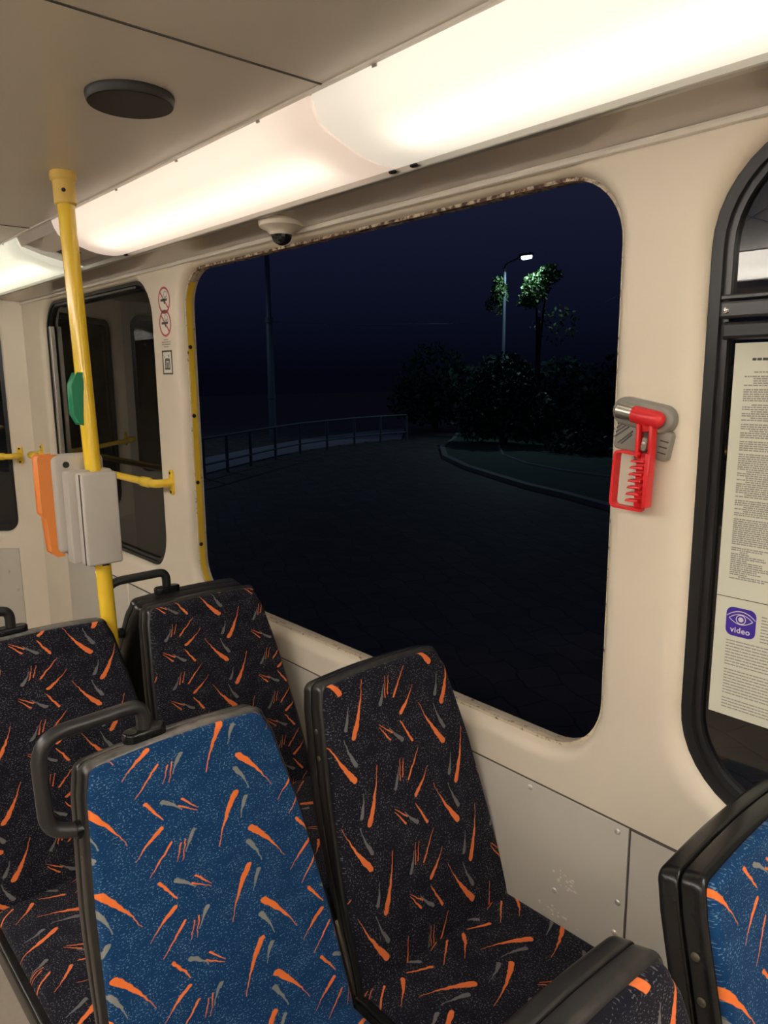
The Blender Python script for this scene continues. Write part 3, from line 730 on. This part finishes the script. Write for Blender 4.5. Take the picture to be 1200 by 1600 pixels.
# ------------------------------------------------------------------ emergency hammer and its holder
HY = WY
HC = Vector((-.652, HY, Z(-.070))); TILT = R(-11)
def hf(a, b, d):     # a right, b up (tilted with the hammer), d out of the wall
    return (HC.x+a*math.cos(TILT)-b*math.sin(TILT), HY-d, HC.z+a*math.sin(TILT)+b*math.cos(TILT))
t = thing('hammer_holder', 'grey wall bracket behind the red hammer, on the cream pillar', 'holder', (HC.x, HY, HC.z))
bm = bmesh.new(); slab(bm, clean(rrect(-.058, .056, -.024, .024, .0235, 8)), hf, .020, 0, .008, 0, 4); hp = obj('back_plate', bm, M_['holder'], t, smooth=40)
bm = bmesh.new(); slab(bm, clean(rrect(-.044, .058, -.066, -.016, .008, 4)), hf, .014, 0, .003, 0, 3); lp_ = obj('lower_plate', bm, M_['holder'], t, smooth=40)
for k in range(6):
    a0 = -.041+k*.0055
    bm = bmesh.new()
    s0 = Vector((-.043, -.020-.0075*k-.004)); s1 = Vector((-.043+.0075*k+.004, -.020))
    if k > 3: s0 = Vector((-.041+.006*(k-3), -.056)); s1 = Vector((-.012, -.024-.006*(k-3)))
    d_ = (s1-s0).normalized(); nn = Vector((-d_.y, d_.x))*.0011
    slab(bm, [tuple(s0-nn), tuple(s1-nn), tuple(s1+nn), tuple(s0+nn)], hf, .0148, .012); obj('groove', bm, M_['holderdark'], lp_)
for k in range(3):
    bm = bmesh.new(); slab(bm, [(.040, -.034-.010*k), (.055, -.034-.010*k), (.055, -.032-.010*k), (.040, -.032-.010*k)], hf, .0148, .012); obj('groove', bm, M_['holderdark'], lp_)
bm = bmesh.new(); slab(bm, clean(rrect(.0175, .0285, -.054, -.031, .003, 3)), hf, .034, .010, .003, 0, 2); cl_ = obj('clip', bm, M_['holder'], t, smooth=40)
bm = bmesh.new(); dome(bm, hf(.023, -.041, .034), (0, -1, 0), .004, .002, 10, 3); obj('clip_stud', bm, M_['alu'], cl_)
bm = bmesh.new(); dome(bm, hf(0, .020, .010), (0, -.4, 1), .004, .004, 8, 3); obj('fixing', bm, M_['dark'], hp)

t = thing('emergency_hammer', 'red emergency hammer with a toothed loop handle, on the pillar', 'hammer', hf(0, 0, .032))
bm = bmesh.new(); A = Vector(hf(-.010, .001, .028)); B = Vector(hf(.046, .001, .028)); D = (B-A).normalized()
pts = [A, A+D*.002]+[B-D*.015+D*.015*math.sin(k*math.pi/12) for k in range(7)]
tube(bm, pts, .0145, 20, True, [.0135, .0145]+[max(.0145*math.cos(k*math.pi/12), .001) for k in range(7)]); hd = obj('head', bm, M_['red'], t, smooth=40)
bm = bmesh.new(); tube(bm, [A+D*.003, A-D*.028, A-D*.031], .0135, 20, True, [.0132, .0132, .011]); obj('steel_tip', bm, M_['steel'], t, smooth=35)
# shaft: two rails leaving the head, joined below into a toothed grip
def hg(a, b, d): return (HC.x+.014+a, HY-d+.004, HC.z+b)
bm = bmesh.new()
for a in (-.010, .013):
    slab(bm, [(a-.0035, -.012), (a+.0035, -.012), (a+.0032, -.070), (a-.0038, -.070)][::-1], hg, .042, .024, .003, .002, 3)
slab(bm, [(-.0135, -.062), (.0165, -.062), (.0135, -.150), (.006, -.155), (-.015, -.153)][::-1], lambda a, b, d: hg(a, b, d), .034, .024, .002, .002, 2)
slab(bm, [(.0065, -.060), (.0165, -.060), (.0135, -.152), (.0035, -.154)][::-1], hg, .044, .024, .003, .002, 3)
slab(bm, [(-.007, -.012), (.010, -.012), (.010, -.026), (-.007, -.026)][::-1], hg, .034, .026, .002, 0, 2)
obj('handle', bm, M_['red'], t, smooth=40)
for k in range(7):
    b0 = -.077-.0112*k; sh = -.0004*k*3
    bm = bmesh.new(); slab(bm, [(-.0185+sh, b0+.0005), (.006+sh, b0), (.006+sh, b0+.0045), (-.0165+sh, b0+.0042)], hg, .046, .028, .0015, .001, 2); obj('tooth', bm, M_['red'], t, smooth=40)
# hand guard: flat band looping from the top of the grip to its foot
bm = bmesh.new()
path = bend([hg(-.004, -.063, .040), hg(-.043, -.058, .044), hg(-.048, -.153, .044), hg(.004, -.157, .036)], .010, 6)
for (p, q) in ((0, 0),):
    prev = None
    for i, c in enumerate(path):
        tg = (path[min(i+1, len(path)-1)]-path[max(i-1, 0)]).normalized(); o1 = Vector((0, -1, 0)); o1 = (o1-tg*o1.dot(tg)).normalized(); o2 = tg.cross(o1)
        ring = [bm.verts.new(c+o1*x_*.0095+o2*y_*.0022) for x_, y_ in ((-1, -1), (1, -1), (1, 1), (-1, 1))]
        if prev: ringband(bm, [prev, ring])
        else: bm.faces.new(ring)
        prev = ring
    bm.faces.new(prev[::-1])
obj('hand_guard', bm, M_['red'], t, smooth=40)

# ------------------------------------------------------------------ stickers on the pillar between the windows
def ws_flat(x, z, d): return (x, WY-d, z)
def annulus(bm, cx, cz, rx, rz, wd, d, n=36):
    a = [bm.verts.new(ws_flat(cx+rx*math.cos(2*math.pi*k/n), cz+rz*math.sin(2*math.pi*k/n), d)) for k in range(n)]
    b = [bm.verts.new(ws_flat(cx+(rx-wd)*math.cos(2*math.pi*k/n), cz+(rz-wd)*math.sin(2*math.pi*k/n), d)) for k in range(n)]
    ringband(bm, [a, b])
def flat(bm, pts, d): bm.faces.new([bm.verts.new(ws_flat(x, z, d)) for x, z in pts])
def bar2(bm, p, q, wd, d):
    p = Vector(p); q = Vector(q); n = (q-p).normalized(); n = Vector((-n.y, n.x))*wd/2
    flat(bm, [p-n, q-n, q+n, p+n], d)
SX = -2.447
def prohib(label, z, xo):
    x = SX+xo; s = thing('prohibition_sticker', label, 'sticker', (x, WY, z), 'prohibition stickers')
    bm = bmesh.new(); n = 36; slab(bm, [(x+.046*math.cos(2*math.pi*k/n), z+.046*math.sin(2*math.pi*k/n)) for k in range(n)], ws_flat, .0008, 0); obj('disc', bm, M_['stick'], s)
    bm = bmesh.new(); annulus(bm, x, z, .045, .045, .0075, .0012); bar2(bm, (x-.029, z+.029), (x+.029, z-.029), .0065, .0012); obj('red_ring', bm, M_['redprint'], s)
    bm = bmesh.new(); bar2(bm, (x-.026, z+.001), (x+.022, z+.001), .008, .0016); bar2(bm, (x-.004, z+.006), (x+.003, z-.012), .007, .0016); obj('symbol', bm, M_['inkdark'], s)
    bm = bmesh.new(); annulus(bm, x+.010, z+.018, .012, .012, .003, .0014, 14); annulus(bm, x+.016, z+.006, .010, .008, .0025, .0014, 12); obj('smoke_mark', bm, M_['ink'], s)
prohib('upper round sticker with a red ring, worn at its top, left of the big window', Z(.258), .000)
prohib('lower round sticker with a red ring, above the small lines of print', Z(.182), -.002)
s = thing('text_sticker', 'few small lines of grey print under the round stickers', 'sticker', (SX, WY, Z(.095)))
bm = bmesh.new(); rnd = random.Random(2)
for k, z in enumerate((.126, .118, .110, .102)):
    x = SX-.036+(.016 if k in (0, 3) else 0); e_ = SX+.030-(.016 if k in (0, 3) else 0)
    while x < e_:
        l = rnd.uniform(.004, .010); flat(bm, [(x, Z(z)), (min(x+l, e_), Z(z)), (min(x+l, e_), Z(z)+.0036), (x, Z(z)+.0036)], .0012); x += l+.002
obj('print', bm, M_['ink'], s)
s = thing('pictogram_sticker', 'white rectangular sticker with a black border and black pictogram', 'sticker', (SX, WY, Z(.045)))
x0, x1, z0, z1 = SX-.040, SX+.036, Z(.010), Z(.092)
bm = bmesh.new(); slab(bm, [(x0, z0), (x1, z0), (x1, z1), (x0, z1)], ws_flat, .0008, 0); obj('backing', bm, M_['stick'], s)
bm = bmesh.new()
for a, b, c, d in ((x0, x1, z0, z0+.006), (x0, x1, z1-.006, z1), (x0, x0+.008, z0, z1), (x1-.008, x1, z0, z1)): flat(bm, [(a, c), (b, c), (b, d), (a, d)], .0012)
obj('border', bm, M_['inkdark'], s)
bm = bmesh.new()
def pic(pts): flat(bm, [(x0+(x1-x0)*a, z0+(z1-z0)*b) for a, b in pts], .0014)
pic([(.22, .20), (.78, .20), (.78, .28), (.22, .28)]); pic([(.24, .28), (.34, .28), (.40, .62), (.28, .66)]); pic([(.40, .28), (.50, .28), (.52, .50), (.42, .52)])
pic([(.56, .28), (.66, .28), (.64, .52), (.55, .50)]); pic([(.70, .28), (.78, .28), (.76, .68), (.66, .62)]); pic([(.30, .56), (.74, .54), (.70, .66), (.34, .68)])
pic([(.64, .70), (.72, .70), (.72, .82), (.64, .82)]); pic([(.24, .70), (.30, .70), (.30, .76), (.24, .76)])
obj('pictogram', bm, M_['inkdark'], s)

# ------------------------------------------------------------------ notices behind the right window
PY = WY+LIP+.0125
def pf(x, z, d): return (x, PY-d, z)
def pflat(bm, pts, d): bm.faces.new([bm.verts.new(pf(x, z, d)) for x, z in pts])
def textlines(bm, x0, x1, z, h, gap, rnd, wmin=.003, wmax=.010):
    x = x0
    while x < x1-.001:
        l = min(rnd.uniform(wmin, wmax), x1-x); pflat(bm, [(x, z), (x+l, z), (x+l, z+h), (x, z+h)], .0006); x += l+gap
px0 = -.532
s = thing('notice_sheet', 'large upper sheet of dense grey print in the right window', 'notice', (px0+.15, PY, Z(-.366)), 'printed notices')
bm = bmesh.new(); slab(bm, [(px0, Z(-.366)), (px0+.297, Z(-.366)), (px0+.297, Z(.045)), (px0, Z(.045))], pf, .0003, 0); obj('sheet', bm, M_['paper'], s)
bm = bmesh.new(); rnd = random.Random(11); textlines(bm, px0+.028, px0+.20, Z(.0175), .0042, .0012, rnd); textlines(bm, px0+.06, px0+.15, Z(.007), .003, .0012, rnd); obj('heading', bm, M_['inkdark'], s)
bm = bmesh.new(); z = .001
k = 0
while z > -.335:
    k += 1
    ind = .018 if rnd.random() < .8 else .032
    end = .275 if rnd.random() < .72 else rnd.uniform(.06, .2)
    if z < -.285: end = min(end, rnd.uniform(.04, .09))
    textlines(bm, px0+ind, px0+end, Z(z)-.0022, .0021, .0010, rnd, .002, .009)
    z -= .0034 if rnd.random() < .90 else .0068
obj('print', bm, M_['ink'], s)
s = thing('notice_sheet', 'lower sheet with the violet eye emblem in the right window', 'notice', (px0+.15, PY, Z(-.573)), 'printed notices')
bm = bmesh.new(); slab(bm, [(px0, Z(-.573)), (px0+.297, Z(-.573)), (px0+.297, Z(-.3672)), (px0, Z(-.3672))], pf, .0003, 0); obj('sheet', bm, M_['paper'], s)
ex0, ex1, ez0, ez1 = -.5135, -.4655, Z(-.431), Z(-.382)
bm = bmesh.new(); slab(bm, clean(rrect(ex0, ex1, ez0, ez1, .011, 6)), pf, .0006, .0003); em_ = obj('emblem', bm, M_['violet'], s)
ecx, ecz = (ex0+ex1)/2, ez0+.030
def arc2(bm, a, b, h, wd, n=14):
    pr = None
    for k in range(n+1):
        t = k/n; x = a+(b-a)*t; z = ecz+h*4*t*(1-t); sl = h*4*(1-2*t)/(b-a); nn = Vector((-sl, 1)).normalized()*wd/2
        c = [bm.verts.new(pf(x-nn.x, z-nn.y, .0010)), bm.verts.new(pf(x+nn.x, z+nn.y, .0010))]
        if pr: bm.faces.new((pr[0], pr[1], c[1], c[0]))
        pr = c
bm = bmesh.new(); arc2(bm, ecx-.019, ecx+.019, .0085, .0013); arc2(bm, ecx-.019, ecx+.019, -.0085, .0013)
pr = None
for k in range(15):
    t = k/14; x = ecx-.023+.046*t; z = ecz+.003+.0105*4*t*(1-t)
    c = [bm.verts.new(pf(x, z-.0008, .0010)), bm.verts.new(pf(x, z+.0008, .0010))]
    if pr: bm.faces.new((pr[0], pr[1], c[1], c[0]))
    pr = c
def ring3(bm, r0, r1, n=24):
    a = [bm.verts.new(pf(ecx+r0*math.cos(2*math.pi*k/n), ecz+r0*math.sin(2*math.pi*k/n), .0011)) for k in range(n)]
    if r1 is None: bm.faces.new(a)
    else: ringband(bm, [a, [bm.verts.new(pf(ecx+r1*math.cos(2*math.pi*k/n), ecz+r1*math.sin(2*math.pi*k/n), .0011)) for k in range(n)]])
ring3(bm, .0082, .0068); ring3(bm, .0042, None)
obj('eye', bm, M_['logo'], em_)
fc = bpy.data.curves.new('video_word', 'FONT'); fc.body = 'video'; fc.size = .0135; fc.align_x = 'CENTER'; fc.offset = .0003; fc.space_character = 1.08
fo = bpy.data.objects.new('video_word', fc); COL.objects.link(fo)
dg = bpy.context.evaluated_depsgraph_get(); tm = bpy.data.meshes.new_from_object(fo.evaluated_get(dg)); bpy.data.objects.remove(fo); 
bm = bmesh.new(); bm.from_mesh(tm); bpy.data.meshes.remove(tm)
for v in bm.verts: v.co = Vector(pf(ecx+v.co.x, ez0+.0065+v.co.y, .0010))
obj('word', bm, M_['logo'], em_)
rnd = random.Random(21)
for nm, mt, sel in (('print', 'ink', 0),):
    bm = bmesh.new(); rr = random.Random(33); z = -.388; i = 0
    while z > -.562:
        i += 1
        beside = z > -.432
        textlines(bm, ex1+.008 if beside else px0+.021, px0+(.275 if rr.random() < .75 else rr.uniform(.12, .22)), Z(z)-.002, .0019, .0010, rr, .003, .012)
        z -= .0052 if i % 9 else .0095
    obj(nm, bm, M_[mt], s)

# ------------------------------------------------------------------ outside: ground, fence, poles, lamp, trees
GZ = Z(-2.5)
def cobble():
    m = mat('cobbles', (.1, .1, .1), .75); t = m.node_tree; p = t.nodes['Principled BSDF']; N = t.nodes.new; L = t.links.new
    g = N('ShaderNodeNewGeometry'); mp = N('ShaderNodeMapping'); mp.inputs['Rotation'].default_value = (0, 0, R(24)); L(g.outputs['Position'], mp.inputs[0])
    nz = N('ShaderNodeTexNoise'); nz.inputs['Scale'].default_value = 1.6; L(mp.outputs[0], nz.inputs[0])
    va = N('ShaderNodeVectorMath'); va.operation = 'MULTIPLY_ADD'; va.inputs[1].default_value = (.34, .34, 0); L(nz.outputs['Color'], va.inputs[0]); L(mp.outputs[0], va.inputs[2])
    b = N('ShaderNodeTexBrick'); b.inputs['Scale'].default_value = 1.0; b.inputs['Brick Width'].default_value = .42; b.inputs['Row Height'].default_value = .30; b.inputs['Mortar Size'].default_value = .012; b.inputs['Mortar Smooth'].default_value = .4
    b.inputs['Color1'].default_value = (.075, .068, .058, 1); b.inputs['Color2'].default_value = (.12, .105, .088, 1); b.inputs['Mortar'].default_value = (.035, .032, .029, 1)
    L(va.outputs[0], b.inputs['Vector'])
    n2 = N('ShaderNodeTexNoise'); n2.inputs['Scale'].default_value = 3; n2.inputs['Detail'].default_value = 8; L(g.outputs['Position'], n2.inputs[0])
    mx = N('ShaderNodeMix'); mx.data_type = 'RGBA'; mx.blend_type = 'MULTIPLY'; mx.inputs['Factor'].default_value = .7; L(b.outputs['Color'], mx.inputs['A']); L(n2.outputs['Fac'], mx.inputs['B'])
    L(mx.outputs['Result'], p.inputs['Base Color'])
    bp = N('ShaderNodeBump'); bp.inputs['Strength'].default_value = .35; bp.inputs['Distance'].default_value = .012; L(b.outputs['Fac'], bp.inputs['Height']); bp.invert = True; L(bp.outputs[0], p.inputs['Normal'])
    return m
bm = bmesh.new(); box(bm, (-90, WY+.30, GZ-.3), (60, 110, GZ)); obj('ground', bm, cobble(), kind='structure')

fpts = [(-16.25, 7.75), (-16.88, 8.86), (-17.54, 9.90), (-18.29, 11.08), (-19.11, 12.45), (-19.95, 13.95), (-20.50, 15.47), (-20.95, 17.05), (-21.16, 18.50), (-21.10, 19.79)]
t = thing('street_railing', 'long curved steel railing along the road outside the big window', 'railing', (fpts[4][0], fpts[4][1], GZ))
bm = bmesh.new(); tube(bm, [(x, y, GZ+.99) for x, y in fpts], .035, 8); obj('top_rail', bm, M_['rail'], t, smooth=50)
bm = bmesh.new(); tube(bm, [(x, y, GZ+.33) for x, y in fpts], .028, 8); obj('lower_rail', bm, M_['rail'], t, smooth=50)
for x, y in fpts:
    bm = bmesh.new(); tube(bm, [(x, y, GZ-.02), (x, y, GZ+1.0)], .045, 8); obj('post', bm, M_['rail'], t, smooth=50)
# pale footpath behind the railing
bm = bmesh.new(); off = [(x-3.8-.1*i, y+1.6+.3*i) for i, (x, y) in enumerate(fpts)]; near = [(x-.5, y+.2) for x, y in fpts]
pl = near+off[::-1]
slab(bm, pl[::-1], lambda a, b, d: (a, b, GZ+.04-d), 0, .05); obj('footpath', bm, M_['path'], kind='structure')
# kerb of the island, its grass, and an inner kerb line
kp = [(-21.5, 23.0), (-19.68, 20.84), (-17.9, 18.35), (-15.70, 16.22), (-13.41, 14.71), (-11.55, 13.79), (-10.13, 13.11), (-8.90, 12.70), (-7.41, 12.05), (-5.0, 11.4), (-2.0, 10.9)]
bm = bmesh.new(); 
L0 = []
for (x, y) in kp: L0.append([bm.verts.new((x, y, GZ-.01)), bm.verts.new((x, y, GZ+.10)), bm.verts.new((x+.10, y+.13, GZ+.11)), bm.verts.new((x+.10, y+.13, GZ-.01))])
ringband(bm, L0); obj('kerb', bm, M_['kerb'], kind='structure')
bm = bmesh.new(); pl = [(x+.10, y+.13) for x, y in kp]+[(0, 30), (-16, 34)]
slab(bm, pl, lambda a, b, d: (a, b, GZ+.09-d), 0, .08); obj('grass_island', bm, M_['grass'], kind='structure')
bm = bmesh.new(); tube(bm, [(-18.0, 21.8, GZ+.09), (-16.3, 19.6, GZ+.09), (-14.4, 17.5, GZ+.09), (-12.5, 16.2, GZ+.09), (-10.9, 15.6, GZ+.09), (-8, 15.2, GZ+.09)], .05, 6); obj('trim_track', bm, M_['kerb'], kind='structure')

# street lamp
PX, PYY = -18.20, 22.0
def street_lamp(label, x, y, arm, top=6.42, watts=LAMPW, grp='street lamps'):
    t = thing('street_lamp', label, 'lamp', (x, y, GZ), grp)
    bm = bmesh.new(); tube(bm, [(x, y, GZ), (x, y, GZ+1.2), (x, y, GZ+1.25), (x, y, GZ+top-.25)], .09, 12, True, [.11, .11, .085, .06]); obj('pole', bm, M_['pole'], t, smooth=40)
    bm = bmesh.new(); ax, ay = arm; tube(bm, bend([(x, y, GZ+top-.3), (x, y, GZ+top), (x+ax*.8, y+ay*.8, GZ+top+.20)], .3, 6), .035, 10); obj('arm', bm, M_['blackmetal'], t, smooth=40)
    c = Vector((x+ax, y+ay, GZ+top+.19)); d = Vector((ax, ay, 0)).normalized()
    bm = bmesh.new(); sd = Vector((-d.y, d.x, 0))
    slab(bm, clean(rrect(-.30, .28, -.11, .11, .09, 6)), lambda a, b, q: c+d*a+sd*b+Vector((0, 0, .10-q)), 0, .10, .05, 0, 3); hd = obj('lamp_head', bm, M_['blackmetal'], t, smooth=40)
    bm = bmesh.new(); slab(bm, clean(rrect(-.20, .22, -.09, .09, .07, 6)), lambda a, b, q: c+d*a+sd*b+Vector((0, 0, -q)), 0, .11, 0, .06, 3); obj('lens', bm, emit('lamp_lens', (.62, .90, 1.0), 2.6), hd, smooth=40)
    ld = bpy.data.lights.new('lamp_light', 'SPOT'); ld.energy = watts; ld.color = (.55, .85, .95); ld.shadow_soft_size = .12; ld.spot_size = R(165); ld.spot_blend = .5
    lo = bpy.data.objects.new('lamp_light', ld); COL.objects.link(lo); lo.parent = t; lo.location = c-Vector((0, 0, .16))-Vector(t.location)
    return t
street_lamp('lit street lamp on a pole among leaves, upper right of the big window', PX, PYY, (.98, 0))
street_lamp('street lamp on the footpath far left, outside the view', -26.5, 9.0, (.6, .8), 7.5, 60)
t = thing('overhead_mast', 'tall bare grey mast behind the railing, left in the big window', 'mast', (-24.6, 15.95, GZ))
bm = bmesh.new(); tube(bm, [(-24.6, 15.95, GZ), (-24.6, 15.95, GZ+1.5), (-24.6, 15.95, GZ+4.6), (-24.6, 15.95, GZ+4.65), (-24.6, 15.95, GZ+12)], .12, 14, True, [.15, .14, .125, .10, .075]); obj('mast_tube', bm, M_['pole'], t, smooth=40)
for h in (1.75, 4.6):
    bm = bmesh.new(); tube(bm, [(-24.6, 15.95, GZ+h-.10), (-24.6, 15.95, GZ+h+.10)], .155, 14); obj('collar', bm, M_['rail'], t, smooth=40)
bm = bmesh.new(); tube(bm, [(-24.6, 15.95, GZ+4.55), (-23.0, 18.5, GZ+4.45), (-20.5, 22.6, GZ+4.5)], .012, 6); tag(obj('overhead_wire', bm, M_['wire']), 'thin wire running right from the bare mast', 'wire')
bm = bmesh.new(); tube(bm, [(-16.5, 26, GZ+5.2), (-11.9, 22.6, GZ+5.75), (-6, 18, GZ+6.8)], .014, 6); tag(obj('overhead_wire', bm, M_['wire']), 'thin wire reaching in from the right edge of the big window', 'wire')

def foliage(bm, c, rad, n, rnd, sz, shell=.55):
    for _ in range(n):
        d = Vector((rnd.gauss(0, 1), rnd.gauss(0, 1), rnd.gauss(0, 1))).normalized()*(shell+(1-shell)*rnd.random())
        p = Vector(c)+Vector((d.x*rad[0], d.y*rad[1], d.z*rad[2]))
        x, y = frame_of(Vector((rnd.gauss(0, 1), rnd.gauss(0, 1), rnd.gauss(0, .7)+.6))); s = sz*rnd.uniform(.6, 1.3)
        a = rnd.uniform(0, 6.28); u = x*math.cos(a)+y*math.sin(a); v = y*math.cos(a)-x*math.sin(a)
        bm.faces.new([bm.verts.new(p+u*s), bm.verts.new(p+v*s*.55), bm.verts.new(p-u*s), bm.verts.new(p-v*s*.55)])
def tree(name, label, cat, x, y, blobs, trunk_h, seed, mt, sz, n, grp=None):
    rnd = random.Random(seed); t = thing(name, label, cat, (x, y, GZ), grp)
    bm = bmesh.new()
    for (dx, dy, dz, r0, r1, r2, k) in blobs: foliage(bm, (x+dx, y+dy, GZ+dz), (r0, r1, r2), int(n*k), rnd, sz)
    obj('foliage', bm, M_[mt], t)
    bm = bmesh.new(); tube(bm, [(x, y, GZ-.02), (x+.03, y, GZ+trunk_h*.5), (x, y+.05, GZ+trunk_h)], .1, 8, True, [.16, .12, .06])
    for (dx, dy, dz, *_r) in blobs[:2]: tube(bm, [(x, y+.03, GZ+trunk_h*.6), (x+dx*.5, y+dy*.5, GZ+max(dz*.8, trunk_h*.7)), (x+dx*.9, y+dy*.9, GZ+dz)], .05, 6, True, [.06, .04, .015])
    obj('trunk', bm, M_['bark'], t, smooth=50)
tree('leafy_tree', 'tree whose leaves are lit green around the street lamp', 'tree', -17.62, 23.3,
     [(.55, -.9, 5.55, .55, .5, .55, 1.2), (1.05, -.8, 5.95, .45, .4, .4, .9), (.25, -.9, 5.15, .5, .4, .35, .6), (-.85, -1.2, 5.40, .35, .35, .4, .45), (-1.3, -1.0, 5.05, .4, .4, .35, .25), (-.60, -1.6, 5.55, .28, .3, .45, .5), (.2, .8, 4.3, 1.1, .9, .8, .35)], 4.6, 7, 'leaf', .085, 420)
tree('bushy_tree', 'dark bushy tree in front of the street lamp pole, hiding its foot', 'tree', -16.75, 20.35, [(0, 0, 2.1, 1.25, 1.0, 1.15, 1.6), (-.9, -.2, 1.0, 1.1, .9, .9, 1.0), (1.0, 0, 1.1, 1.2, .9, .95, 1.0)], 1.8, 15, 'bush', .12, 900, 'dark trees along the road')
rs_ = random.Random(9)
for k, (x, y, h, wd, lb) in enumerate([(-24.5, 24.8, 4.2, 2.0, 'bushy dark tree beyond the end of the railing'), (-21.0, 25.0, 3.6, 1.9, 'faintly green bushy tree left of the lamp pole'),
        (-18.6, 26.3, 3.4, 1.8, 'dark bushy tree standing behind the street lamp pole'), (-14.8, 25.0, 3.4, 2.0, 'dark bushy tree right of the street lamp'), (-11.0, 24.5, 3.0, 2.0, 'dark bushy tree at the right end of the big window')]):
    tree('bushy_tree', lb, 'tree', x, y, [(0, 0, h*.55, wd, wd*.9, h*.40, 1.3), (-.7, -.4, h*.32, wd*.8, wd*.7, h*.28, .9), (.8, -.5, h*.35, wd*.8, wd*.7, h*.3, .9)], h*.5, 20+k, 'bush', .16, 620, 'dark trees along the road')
for k, (x, y, s_, lb) in enumerate([(-13.2, 19.5, .8, 'low bush on the grass island, left of two'), (-9.6, 18.3, 1.0, 'low bush on the grass island near the red hammer')]):
    tree('low_bush', lb, 'bush', x, y, [(0, 0, .5*s_, 1.5*s_, .9*s_, .55*s_, 1), (.8*s_, .2, .4*s_, 1.0*s_, .8*s_, .45*s_, .7)], .4, 60+k, 'bush', .10, 420, 'low bushes on the island')
